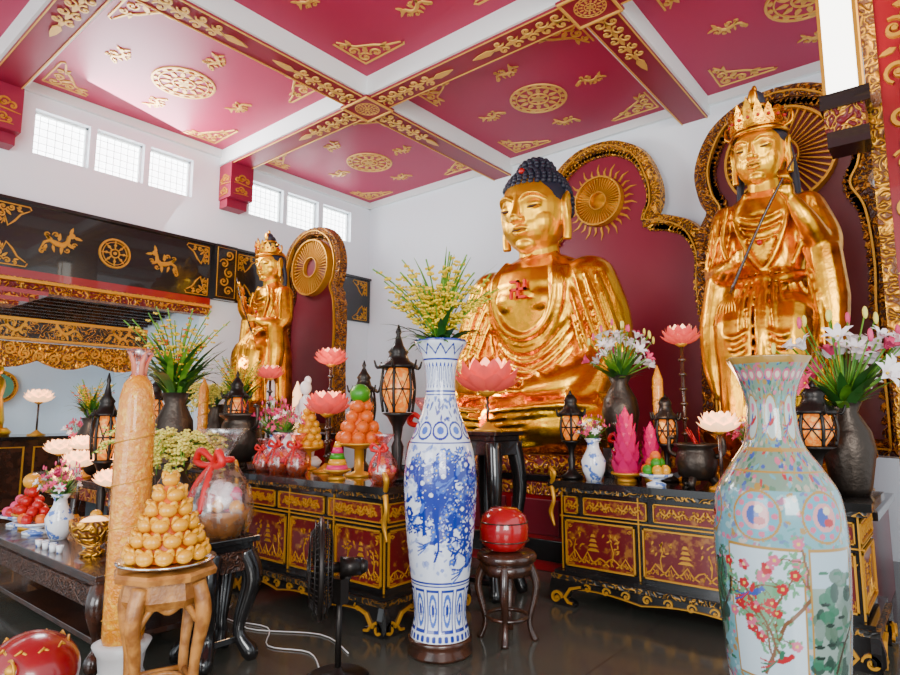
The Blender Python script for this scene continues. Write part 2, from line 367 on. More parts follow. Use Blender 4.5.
mb.done('lacquer_frieze')
mb=MB()
mb.box(XL-.1,XL+.1,YF,4.70,2.98,3.14,CARV_GR); mb.box(XL+.003,XL+.1,YF,4.7,3.14,3.235,LAQ); mb.box(XL+.1,XL+.16,YF,4.7,3.08,3.12,GILT)
for i in range(4): mb.box(XL-.1,XL+.22,1.9,2.25+.1*(3-i),2.93-.05*i,2.98-.05*i,CARV_GR if i%2 else LAQ)
mb.box(XL-.35,XL-.21,YF,3.95,2.45,2.68,CARV_GB); mb.box(XL-.36,XL-.205,YF,3.95,2.66,2.70,GILT); mb.box(XL-.36,XL-.205,YF,3.95,2.42,2.45,GILT)
for sy in range(9): mb.T=FT((XL-.21,-1.4+.62*sy,2.56),(0,1,0),(0,0,1)); dragon(mb,GILT,0,0,.6,0,(-1)**sy)
mb.T=np.eye(4)
mb.done('door_lintel')
mb=MB(); mb.T=FT((XL-.3,0,2.4),(0,1,0),(0,0,1))
n=56; L_=5.9
for i in range(n):
    y=-2+L_*i/n; d=.22+.10*abs(sin(i*.5)); mb.poly([(y,0),(y,-d),(y+L_/n,-(.22+.10*abs(sin((i+1)*.5)))),(y+L_/n,0)],.05,CARV_GOLD)
for i in range(37): scroll(mb,GILT,-2+.16*i,-.15+.05*sin(i),.07,i,(-1)**i,1.2,.025,.08)
mb.T=np.eye(4); mb.done('carved_canopy_frieze')
mb=MB(); mb.box(-12,-11.9,YF,YB,0,4,PALE); mb.box(-12,XL-.21,4.75,4.9,0,4,PALE); mb.done('wall_aisle')
mb=MB()
for i in range(22):
    x=XL-.3-i*.15; mb.box(x-.05,x+.05,YF,4.7,3.25-.025*i,3.32-.025*i,DKW)
mb.box(-12,XL-.2,YF,4.75,3.38,3.45,CREAM); mb.done('ceiling_aisle')
mb=MB(); mb.box(-11.4,-10.2,.2,3.8,0,1.15,DKW); mb.box(-11.5,-10.1,.1,3.9,1.15,1.2,BLACK)
mb.T=FT((-10.2,0,0),(0,1,0),(0,0,1))
for i in range(5): mb.rib([(.35+.68*i,.2),(.9+.68*i,.2),(.9+.68*i,1.05),(.35+.68*i,1.05)],.03,.01,GILT,True)
mb.T=np.eye(4); mb.done('aisle_altar')
mb=MB(); mb.T=FT((-11.88,3.0,1.95),(0,1,0),(0,0,1)); mb.disc(0,0,.26,.04,CARV_GOLD,28); mb.disc(0,0,.2,.06,JADE,24); mb.rib(circ(0,0,.25),.04,.06,GILT,True); wheel(mb,GILT,0,0,.15); mb.T=np.eye(4); mb.done('wall_emblem')
mb=MB(); mb.box(-.33,.3,5.55,6.15,0,ZC,LAQ); mb.box(-.36,-.27,5.5,5.56,0,ZC,CARV_GOLD); mb.box(-.27,.06,5.52,5.56,0,ZC,LAQ); mb.box(.06,.17,5.5,5.56,0,ZC,CARV_GOLD)
mb.box(-.36,-.32,5.55,6.1,0,ZC,CARV_GOLD)
mb.T=FT((-.10,5.52,0),(1,0,0),(0,0,1))
for i in range(30): scroll(mb,GILT,.05*(-1)**i,.4+.175*i,.09,i*2,(-1)**i,1.3,.032,.03); leafo(mb,GILT,-.05*(-1)**i,.42+.175*i,.12,.05,i*1.3,.02)
mb.T=np.eye(4); mb.done('carved_pillar')
mb=MB(); cx,cy=-.49,5.36
mb.box(cx-.11,cx+.11,cy-.1,cy+.1,3.92,5.2,TUBE)
for sx in (-1,1):
    for sy in (-1,1): mb.box(cx+sx*.115-.012,cx+sx*.115+.012,cy+sy*.105-.012,cy+sy*.105+.012,3.85,5.25,GILT)
mb.box(cx-.15,cx+.17,cy-.14,cy+.14,3.80,3.92,BLACK); mb.box(cx-.13,cx+.13,cy-.12,cy+.12,3.62,3.80,CARV_GR); mb.box(cx-.12,cx+.15,cy-.13,cy+.13,3.50,3.62,BLACK)
mb.box(cx-.15,cx+.17,cy-.14,cy+.14,5.2,5.3,BLACK)
mb.done('wall_lantern')

# ------------------------------------------------------------ mandorlas
def mandorla(name,loc,half,s=1.,inner=LAQ,border=CARV_GOLD,bw=.16,halo=None,clouds=(),disc=CARV_WOOD,rays=GILT):
    P=[Vector((x,z,0)) for x,z in half]; P,_=catm(P,[0]*len(P),6)
    R=[(p.x,p.y) for p in P]; L=[(-x,z) for x,z in R[::-1]]
    out=R+L[1:]
    mb=MB(); mb.T=FT((0,0,0),(s,0,0),(0,0,s)); mb.T[:3,2]=(0,-1,0)
    mb.poly(out,.05,inner); mb.rib(out,bw,.12,border,z=.02)
    inn=[(x*(1-bw*.75/ (abs(x)+.4)), z-.0) for x,z in out]
    mb.rib(inn,.025,.16,GILT)
    for i in range(1,len(out)-1):
        a,b2=out[i-1],out[i+1]; tx,ty=b2[0]-a[0],b2[1]-a[1]; l=math.hypot(tx,ty) or 1
        leafo(mb,border,out[i][0]+ty/l*bw*.35,out[i][1]-tx/l*bw*.35,.10,.11,math.atan2(-tx/l,ty/l)+.4,.1)
        mb.sph((out[i][0],out[i][1],.12),.04,border,6,4)
    for x,z,k in clouds: cloudo(mb,GILT,x,z,k)
    if halo:
        hx,hz,hr=halo
        mb.disc(hx,hz,hr,.09,disc,36); mb.rib(circ(hx,hz,hr,36),.035,.16,rays,True); mb.rib(circ(hx,hz,hr*.36,24),.02,.15,rays,True)
        for i in range(44):
            a=2*pi*i/44; mb.rib([(hx+hr*.38*cos(a),hz+hr*.38*sin(a)),(hx+hr*.97*cos(a),hz+hr*.97*sin(a))],[.006,.024*hr/.45],.13,rays)
        if disc is GOLD2:
            for i in range(28):
                a=2*pi*i/28; mb.rib([(hx+hr*1.08*cos(a),hz+hr*1.08*sin(a)),(hx+hr*(1.28+.1*(i%2))*cos(a+.05),hz+hr*(1.28+.1*(i%2))*sin(a+.05)),(hx+hr*(1.45+.18*(i%2))*cos(a),hz+hr*(1.45+.18*(i%2))*sin(a))],[.05,.035,.004],.06,rays)
    return mb.done(name,loc)
mandorla('buddha_mandorla',(-3.68,7.85,0),[(0,5.27),(.3,5.22),(.62,5.0),(.80,4.6),(.82,4.3),(.74,4.08),(.95,4.02),(1.25,3.85),(1.4,3.5),(1.38,3.1),(1.42,2.6),(1.42,1.8),(1.42,.9)],
   inner=MANR,halo=(0,4.48,.34),disc=GOLD2,rays=GILT,clouds=[(.55,3.72,.8),(1.0,3.0,.9),(.95,2.2,.8),(.9,3.45,.6),(-.9,3.3,.9),(-1,2.4,.8)])
bod_half=[(0,3.55),(.3,3.5),(.6,3.3),(.76,2.95),(.74,2.65),(.66,2.45),(.76,2.2),(.80,1.7),(.78,1.2),(.8,.6),(.8,0)]
mandorla('bodhisattva_mandorla',(-1.20,6.78,1.2),bod_half,1.0,inner=MAROON,border=CARV_WOOD,bw=.17,halo=(0.,2.88,.50),disc=MAROON,rays=GILT,clouds=[(.5,1.9,.6),(-.5,1.9,.6),(.5,1.1,.6)])
mandorla('bodhisattva_mandorla',(-7.42,5.80,1.3),bod_half,.84,inner=MAROON,border=CARV_WOOD,bw=.17,halo=(0.,2.88,.50),disc=MAROON,rays=GILT,clouds=[(.5,1.9,.6)])

# ------------------------------------------------------------ statues
def make_head(parent,loc,s,tilt=.06,curls=True,skin=FACEG,turn=0):
    hd=empty('head',loc,0,s); hd.parent=parent; hd.rotation_euler=(tilt,0,turn)
    mb=MB(); m=skin
    mb.sph((0,0,0.05),(.36,.38,.44),m,28,18); mb.sph((0,-.06,-.15),(.315,.30,.29),m,24,14); mb.sph((0,-.235,-.345),(.12,.095,.085),m,16,10)
    for q in (-1,1): mb.sph((q*.14,-.17,-.12),(.17,.145,.19),m,16,10)
    mb.sph((0,-.26,.02),(.2,.1,.26),m,18,12)
    mb.tube([(0,-.345,.15),(0,-.385,.03),(0,-.435,-.08)],[.03,.036,.05],m,12,sm=True)
    mb.sph((0,-.415,-.095),(.05,.045,.038),m,12,8)
    for q in (-1,1):
        mb.sph((q*.05,-.385,-.105),(.036,.04,.028),m,10,6)
        mb.tube([(q*.03,-.365,.10),(q*.12,-.372,.16),(q*.22,-.325,.155),(q*.29,-.24,.10)],[.014,.02,.018,.008],m,8,sm=True)
        mb.sph((q*.15,-.285,.045),(.10,.075,.055),m,18,10)
        mb.sph((q*.36,.03,.02),(.04,.10,.15),m,14,10); mb.tube([(q*.365,.0,-.05),(q*.385,-.02,-.2),(q*.375,-.03,-.33)],[.055,.045,.05],m,12,sm=True)
        mb.tube([(q*.385,.08,.12),(q*.40,.0,.17),(q*.40,-.05,.06),(q*.40,-.03,-.12),(q*.395,-.03,-.26)],[.018,.022,.02,.02,.015],m,8,sm=True)
    mb.tube([(-.1,-.335,-.195),(-.04,-.378,-.178),(0,-.38,-.187),(.04,-.378,-.178),(.1,-.335,-.195)],[.008,.02,.018,.02,.008],m,8,sm=True)
    mb.tube([(-.085,-.335,-.222),(0,-.375,-.242),(.085,-.335,-.222)],[.01,.03,.01],m,8,sm=True)
    mb.tube([(0,.02,-.25),(0,.03,-.6)],[.21,.24],m,20)
    mb.done('face',parent=hd,remesh=.011,smooth_it=3)
    mb=MB()
    for q in (-1,1):
        def ls(x,z):
            k=1-((x-.15)/.10)**2-((z-.045)/.055)**2; return -.285-.075*math.sqrt(max(k,0))
        mb.tube([(q*x,ls(x,z)-.001,z) for x,z in ((.07,.022),(.11,.018),(.15,.016),(.19,.02),(.225,.03))],[.003,.012,.015,.012,.003],DARKL,6,sm=True)
    mb.tube([(-.088,-.352,-.207),(-.04,-.388,-.206),(0,-.392,-.211),(.04,-.388,-.206),(.088,-.352,-.207)],[.003,.007,.007,.007,.003],DARKL,6,sm=True)
    mb.done('face_lines',parent=hd)
    mb=MB(); c=(0,.05,.115); r=(.375,.39,.41)
    mb.sph(c,r,HAIR,24,16)
    if curls:
        mb.sph((0,.08,.47),(.2,.2,.16),HAIR,16,10)
        for cc,rr,n in ((c,r,15),((0,.08,.47),(.2,.2,.16),6)):
            for j in range(n):
                p=pi*.62*j/n+.05; k=max(3,int(2*pi*sin(p)*(rr[0]/.064)))
                for i in range(k):
                    a=2*pi*(i+.5*(j%2))/k; x,y,z=rr[0]*sin(p)*cos(a),rr[1]*sin(p)*sin(a),rr[2]*cos(p)
                    if n==15 and y<-.06 and z+c[2]<.27: continue
                    if n==15 and abs(x)>.3 and y<.12 and z<.05: continue
                    mb.sph((cc[0]+x,cc[1]+y,cc[2]+z),.034,HAIR,7,5)
        mb.sph((0,-.22,.45),.035,RFRUIT,10,6)
    else:
        mb.tube([(0,.05,.4),(0,.06,.62),(0,.05,.82)],[.2,.17,.08],HAIR,14,sm=True)
        for q in (-1,1): mb.tube([(q*.33,.12,.1),(q*.38,.16,-.3),(q*.42,.1,-.7)],[.06,.06,.04],HAIR,8,sm=True)
    mb.done('hair',parent=hd)
    if not curls:
        mb=MB()
        mb.ring((0,.0,.27),.37,.03,GOLD2,28,8,'z',1,1.05); mb.ring((0,.0,.33),.35,.02,GOLD2,28,8,'z',1,1.05)
        for i in range(9):
            a=-pi/2+(i-4)*.36; x,y=.33*cos(a),.35*sin(a); H=.40-.06*abs(i-4); mb.T=TM(x,y,.33,a+pi/2)@np.array(Matrix.Rotation(pi/2+.12,4,'X'))
            mb.poly([(-.06,0),(-.08,.1),(-.045,H*.7),(0,H),(.045,H*.7),(.08,.1),(.06,0)],.03,GOLD2); mb.sph((0,.12,.04),.025,RFRUIT,8,5)
            scroll(mb,GOLD2,-.04,.05,.04,0,1,1.2,.02,.05); scroll(mb,GOLD2,.04,.05,.04,pi,-1,1.2,.02,.05); scroll(mb,GOLD2,0,.2,.04,pi,-1,1.2,.02,.05)
        mb.T=np.eye(4)
        for q in (-1,1): mb.tube([(q*.36,-.05,.3),(q*.46,-.02,.36),(q*.46,0,.5),(q*.38,0,.5)],[.02,.03,.02,.01],GOLD2,8,sm=True)
        mb.sph((0,-.02,.76),(.13,.12,.16),HAIR,12,8); mb.ring((0,0,.66),.16,.03,GOLD2,20,6); mb.sph((0,-.12,.80),(.07,.04,.12),GOLD2,10,8); mb.sph((0,-.02,.93),(.04,.04,.07),GOLD2,10,6)
        mb.done('crown',parent=hd)
    return hd
def loop_around(mb,c,ax,R,r,m,n=18):
    ax=Vector(ax).normalized(); u=ax.orthogonal().normalized(); v=ax.cross(u)
    mb.tube([Vector(c)+(u*cos(2*pi*i/n)+v*sin(2*pi*i/n))*R for i in range(n)],r,m,6,closed=True)

bud=empty('buddha_statue',(-3.88,6.45,1.10))
mb=MB(); m=GOLD
prof=[(.50,.1),(.62,.35),(.62,.7),(.60,1.0),(.66,1.35),(.76,1.7),(.78,1.95),(.70,2.12),(.50,2.25),(.30,2.34),(.22,2.42)]
zs=[p[1] for p in prof]; rs=[p[0] for p in prof]
def fy(x,z,sy=.58):
    r=float(np.interp(z,zs,rs)); return -sy*math.sqrt(max(r*r-x*x,.0004))
mb.lathe(prof,m,seg=36,sy=.58)
for q in (-1,1):
    mb.tube([(q*.3,.15,.38),(q*.75,-.2,.38),(q*1.05,-.55,.30)],[.40,.37,.30],m,20,sm=True)
    mb.tube([(q*1.05,-.58,.28),(q*.6,-.90,.27+.02*q),(q*.05,-.98,.28)],[.31,.26,.2],m,18,sm=True)
    mb.sph((q*.66,0,1.98),(.32,.31,.27),m,20,12)
    mb.tube([(q*.70,0,1.95),(q*.86,-.02,1.5),(q*.92,-.1,.95)],[.29,.29,.29],m,20,sm=True)
    mb.tube([(q*.90,-.1,.95),(q*.66,-.5,.74),(q*.24,-.80,.66)],[.28,.24,.12],m,16,sm=True)
    mb.tube([(q*.88,-.15,.95),(q*.82,-.45,.6),(q*.7,-.6,.45)],[.29,.27,.22],m,14,sm=True)
    for k in range(7):
        u=-1.35+.42*k; A=[]
        for t in (0,.25,.5,.75,1.):
            cx,cy,cz=q*(.70+.24*t),-.02-.10*t,1.98-1.05*t; aa=u+.5*t
            A.append((cx+q*.29*sin(aa+.3),cy-.29*cos(aa+.3),cz))
        mb.tube(A,[.010,.034,.038,.036,.014],m,7,sm=True)
    for k in range(4):
        t=k/3; P=Vector((q*(.82-.42*t),-.28-.42*t,.86-.14*t)); loop_around(mb,P,(-q*.5,-.75,-.25),.24-.09*t,.030,m)
    for k in range(6):
        o=.075*k; mb.tube([(q*1.28,-.5+o*.3,.46-o),(q*.9,-1.02+.03*k,.50-o),(q*.4,-1.20+.01*k,.46-o),(q*.0,-1.19,.42-o)],[.012,.038,.038,.012],m,6,sm=True)
    for k in range(4):
        mb.tube([(q*(.45+.15*k),-.1-.1*k,.78-.04*k),(q*(.7+.13*k),-.35-.12*k,.72-.05*k),(q*(.75+.12*k),-.75,.5)],[.014,.034,.014],m,6,sm=True)
    for i in range(4):
        y=-.86-.045*i; z=.61+(.045 if q>0 else 0); mb.tube([(q*.12,y,z),(0,y-.01,z+.012),(-q*(.17-.015*i),y,z+.0)],[.028,.027,.02],m,8,sm=True)
    mb.sph((q*.17,-.90,.62+(.03 if q>0 else 0)),(.14,.12,.055),m,12,8)
    mb.tube([(q*.2,-.85,.66),(q*.11,-.92,.73),(q*.015,-.94,.755)],[.032,.028,.02],m,8,sm=True)
    mb.sph((q*.2,fy(q*.2,1.75)+.06,1.75),(.2,.085,.16),m,16,10)
mb.sph((0,-.35,.28),(.85,.65,.33),m,24,12); mb.sph((0,-.25,.08),(1.3,.90,.12),m,28,10)
mb.tube([(0,.0,2.1),(0,-.01,2.5)],[.27,.22],m,18)
C=[(-.30,2.26),(-.42,2.0),(-.40,1.68),(-.26,1.42),(0,1.30),(.26,1.42),(.40,1.68),(.42,2.0),(.30,2.26)]
mb.tube([(x,fy(x,z)-.015,z) for x,z in C],.048,m,8,sm=True)
C2=[(x*1.17,z-.09 if abs(x)<.3 else z-.03) for x,z in C]
mb.tube([(x,fy(x,z)-.008,z) for x,z in C2],.032,m,8,sm=True)
for k in range(7):
    P=[]
    for i in range(13):
        s_=-1+i/6; x=.6*s_; z=1.13-.12*k+.55*(abs(s_)**2)*(1-.06*k); P.append((x,fy(x,z)-.004,z))
    mb.tube(P,[.008+.028*sin(pi*i/12) for i in range(13)],m,6)
mb.done('body',parent=bud,remesh=.022,smooth_it=2)
EMB=mat('red_emblem_enamel',(.75,.004,.004),.6)
mb=MB(); mb.T=FT((0,fy(0,1.83)-.055,1.86),(1,0,0),(0,.0,1))
a=.095
for P in ([(-a,0),(a,0)],[(0,-a),(0,a)],[(0,a),(-a,a)],[(-a,0),(-a,-a)],[(0,-a),(a,-a)],[(a,0),(a,a)]):
    (x0,y0),(x1,y1)=P; dx=.014; mb.box(min(x0,x1)-dx,max(x0,x1)+dx,min(y0,y1)-dx,max(y0,y1)+dx,-.03,.012,EMB)
mb.done('chest_emblem',parent=bud)
make_head(bud,(0,-.07,2.86),1.14,tilt=.10)
mb=MB(); mb.lathe([(1.38,-.18),(1.42,-.10),(1.36,.0)],CARV_GR,c=(0,-.2,0),seg=40,sy=.72); mb.done('seat_cushion',parent=bud)

def bodhisattva(name,loc,s,flip=1,gm=GOLD2):
    e=empty(name,loc,0,s); m=gm; mb=MB(); f=flip
    pr=[(.46,0),(.52,.1),(.50,.5),(.48,.95),(.42,1.2),(.33,1.5),(.35,1.8),(.41,2.05),(.37,2.18),(.23,2.28),(.13,2.38)]
    Z=[p[1] for p in pr]; Rr=[p[0] for p in pr]
    def fb(x,z): r=float(np.interp(z,Z,Rr)); return -.72*math.sqrt(max(r*r-x*x,.0004))
    mb.lathe(pr,m,seg=28,sy=.72)
    for q in (-1,1):
        mb.tube([(q*.18,-.05,1.05),(q*.23,-.40,1.0),(q*.23,-.48,.55),(q*.21,-.48,.08)],[.23,.22,.17,.19],m,14,sm=True)
        mb.sph((q*.37,0,2.08),(.17,.17,.16),m,14,8)
        mb.sph((q*.19,-.62,.05),(.09,.18,.06),m)
    mb.tube([(-f*.38,0,2.08),(-f*.47,-.04,1.62),(-f*.43,-.15,1.45)],[.16,.155,.15],m,14,sm=True)
    mb.tube([(-f*.45,-.1,1.5),(-f*.33,-.35,1.5),(-f*.20,-.45,1.56)],[.15,.11,.06],m,12,sm=True)
    mb.sph((-f*.17,-.48,1.58),(.065,.055,.075),m)
    for i in range(4): mb.tube([(-f*.17,-.53,1.53+.033*i),(-f*.10,-.56,1.54+.033*i),(-f*.10,-.51,1.545+.033*i)],[.022,.02,.016],m,6)
    mb.tube([(-f*.42,-.2,1.45),(-f*.50,-.22,1.0),(-f*.50,-.26,.6),(-f*.45,-.3,.32)],[.15,.15,.12,.05],m,12,sm=True)
    mb.tube([(f*.38,0,2.08),(f*.50,-.06,1.78),(f*.50,-.14,1.62)],[.16,.16,.16],m,14,sm=True)
    mb.tube([(f*.50,-.12,1.65),(f*.42,-.36,1.86),(f*.32,-.44,2.06)],[.14,.10,.055],m,12,sm=True)
    mb.sph((f*.30,-.47,2.14),(.06,.055,.09),m)
    for i in range(4): mb.tube([(f*(.27+.027*i),-.51,2.18),(f*(.25+.027*i),-.56,2.25-.01*i),(f*(.23+.027*i),-.55,2.29+.03*(i%2))],[.022,.02,.014],m,6)
    mb.tube([(f*.27,-.48,2.10),(f*.22,-.54,2.14)],[.026,.018],m,6)
    mb.tube([(f*.5,-.15,1.65),(f*.54,-.16,1.2),(f*.54,-.18,.9),(f*.48,-.2,.68)],[.16,.16,.12,.05],m,12,sm=True)
    for k in range(5):
        for q,xx in ((1,.5),(-1,.46)):
            x=f*q*(xx+.035*(k-2)*1.6); mb.tube([(x*.96,-.24+.02*k,1.5),(x*1.04,-.32+.025*k,1.1),(x*1.03,-.32+.03*k,.8),(x*.97,-.28+.03*k,.6)],[.012,.028,.026,.012],m,6,sm=True)
    for i in range(13):
        x=-.48+.08*i; yb=min(fb(x,.5),-.45 if abs(x)<.34 else 0)
        mb.tube([(x*.5,fb(x*.5,1.5)-.01,1.5),(x*.85,fb(x*.85,1.1)-.03-(.25 if abs(x)<.3 else 0),1.1),(x,yb-.08-(.10 if abs(x)<.3 else 0),.6),(x*1.05,yb-.06-(.12 if abs(x)<.3 else 0),.05)],[.012,.024,.028,.03],m,6,sm=True)
    for q in (-1,1):
        for k in range(4):
            aa=-.9+.5*k; mb.tube([(q*(.38+.10*t+.158*sin(aa)),-.02-.06*t-.158*cos(aa),2.08-.5*t) for t in (0,.33,.66,1.)],[.008,.022,.022,.01],m,6,sm=True)
            mb.tube([(q*(.38+.05*k),-.30+.03*k,1.45-.03*k),(q*(.43+.05*k),-.36+.04*k,1.0),(q*(.43+.045*k),-.36+.04*k,.5)],[.01,.024,.01],m,6,sm=True)
        for k in range(3):
            mb.tube([(q*.02,-.62,.95-.09*k),(q*.22,-.66+.01*k,.84-.10*k),(q*.43,-.5,.98-.09*k)],[.012,.026,.012],m,6,sm=True)
        mb.tube([(q*.13,fb(.13,2.22)-.01,2.26),(q*.24,fb(.24,2.0)-.02,2.0),(q*.10,fb(.10,1.6)-.03,1.62),(0,fb(0,1.5)-.03,1.5)],[.025,.03,.03,.025],m,8,sm=True)
        mb.tube([(q*.31,fb(.28,2.1)-.02,2.16),(q*.37,-.25,1.8),(q*.26,-.31,1.5)],[.025,.032,.025],m,8,sm=True)
    for k in range(3): mb.tube([(x,fb(x,1.95)-.015,1.98-.10*k+1.6*x*x) for x in (-.22,-.13,-.05,.05,.13,.22)],.015,m,6)
    mb.tube([(-.34,-.1,1.45),(-.2,-.30,1.4),(0,-.34,1.38),(.2,-.30,1.4),(.34,-.1,1.45)],.045,m,8,sm=True)
    mb.tube([(0,-.36,1.38),(.03,-.6,1.0),(0,-.66,.5)],[.05,.045,.035],m,8,sm=True)
    mb.sph((0,-.36,1.38),(.08,.06,.07),m)
    mb.tube([(0,0,2.2),(0,-.02,2.5)],[.14,.12],m,12)
    mb.done('robed_body',parent=e,remesh=.016,smooth_it=1)
    mb=MB(); mb.tube([(f*.40,-.53,2.42),(f*.1,-.58,1.9),(-f*.25,-.54,1.25)],[.010,.013,.016],DKW,8,sm=True)
    for k in range(7): mb.tube([(-f*.24,-.54,1.28),(-f*(.27+.025*(k-3)),-.58,1.15),(-f*(.30+.035*(k-3)),-.58,.98)],[.012,.010,.005],GOLD2,5)
    mb.sph((0,-.34,1.74),.03,RFRUIT,8,6)
    mb.done('whisk',parent=e)
    make_head(e,(0,-.06,2.66),.70,tilt=.08,curls=False,turn=-.1*f)
    mb=MB()
    for k in range(3):
        for i in range(16):
            a=2*pi*(i+.5*k)/16; c_,s_=cos(a),sin(a); g=[]
            for t in (0,.33,.66,1.):
                rr=.62+.16*t*(1-.2*k); zz=-.32+.1*k+.16*t; w_=.13*sin(pi*(.25+.7*t))*(1 if t<1 else .1)
                g.append([((rr+.02*abs(u_))*c_-u_*w_*s_,((rr)*s_+u_*w_*c_)*1.05-.1,zz) for u_ in (-1,0,1)])
            mb.surf(g,gm)
    mb.lathe([(.7,-.5),(.75,-.44),(.64,-.36),(.62,-.1),(.64,.0)],CARV_GOLD,c=(0,-.1,0),seg=32,sy=1.05)
    mb.done('lotus_throne',parent=e)
    return e
bs=bodhisattva('bodhisattva_statue',(-1.22,6.02,1.33),.95,1); bs.scale=(.88,.95,.95)
bodhisattva('bodhisattva_statue',(-7.46,5.05,1.62),.75,-1)

mb=MB()
mb.box(-5.55,-2.35,5.35,7.8,0,.85,LAQ); mb.box(-5.62,-2.28,5.32,7.8,.85,.92,BLACK); mb.box(-5.5,-2.4,5.33,5.35,.1,.3,BLACK); mb.box(-5.5,-2.4,5.33,5.35,.72,.84,CARV_GR)
for i in range(5): mb.box(-5.45+.62*i,-4.9+.62*i,5.325,5.35,.34,.68,MAROON)
mb.done('statue_altar',bevel=.008)
mb=MB(); mb.box(-2.15,-.55,5.36,6.72,0,.76,MAROON); mb.box(-2.2,-.5,5.33,6.72,.76,.82,BLACK); mb.done('statue_altar')
mb=MB(); mb.box(-8.4,-6.6,4.35,5.7,0,1.18,LAQ); mb.box(-8.45,-6.55,4.3,5.7,1.18,1.24,BLACK); mb.box(-8.35,-6.65,4.32,4.35,.1,1.1,CARV_GR); mb.done('statue_altar')

# ------------------------------------------------------------ cabinets
def panel(mb,x0,x1,y0,y1,m,fw=.013,pic=True):
    mb.box(x0,x1,y0,y1,0,.006,m)
    mb.box(x0,x1,y0,y0+fw,0,.018,GILT);mb.box(x0,x1,y1-fw,y1,0,.018,GILT);mb.box(x0,x0+fw,y0,y1,0,.018,GILT);mb.box(x1-fw,x1,y0,y1,0,.018,GILT)
    w,h=x1-x0,y1-y0; k=min(w,h)*.20
    for sx,px in ((1,x0+fw*1.6),(-1,x1-fw*1.6)):
        for sy,py in ((1,y0+fw*1.6),(-1,y1-fw*1.6)):
            T=mb.T.copy(); mb.T=T@TM(px,py,.006)@np.diag([sx*k/.3,sy*k/.3,1,1]); mb.rib([(0,.24),(.0,0),(.24,0)],.02,.008,GILT); scroll(mb,GILT,.09,.09,.07,0,1,1.2,.02,.008); mb.T=T
    if pic and h>.2:
        T=mb.T.copy(); mb.T=T@TM(x0,y0,.006)
        for k in range(5):
            cx=w*(.14+.18*k); P=[(cx-w*.13,h*.10),(cx-w*.06,h*U(.16,.24)),(cx,h*U(.24,.36)),(cx+w*.06,h*U(.14,.22)),(cx+w*.13,h*.10)]; mb.rib(P,.012,.003,GILT)
            for _ in range(4): mb.rib([(cx+U(-.04,.04)*w,h*.11),(cx+U(-.05,.05)*w,h*U(.16,.26))],.006,.003,GILT)
        cx=w*U(.35,.65)
        for k in range(4): r=w*(.09-.018*k); mb.poly([(cx-r,h*(.38+.10*k)),(cx+r,h*(.38+.10*k)),(cx+r*.5,h*(.44+.10*k)),(cx-r*.5,h*(.44+.10*k))],.005,GILT)
        for q in (-1,1):
            bx=cx+q*w*.27; mb.rib([(bx,h*.2),(bx+.01*q,h*.4),(bx-.01*q,h*.6)],.009,.004,GILT)
            for k in range(12): leafo(mb,GILT,bx+U(-.11,.11)*w,h*U(.42,.8),.035,.014,U(0,6),.004)
        mb.T=T
    elif pic:
        T=mb.T.copy(); mb.T=T@TM((x0+x1)/2,(y0+y1)/2,.006); n=max(1,int(w/.12))
        for k in range(n): dragon(mb,GILT,(k-(n-1)/2)*.12,0,.2,0,(-1)**k)
        mb.T=T
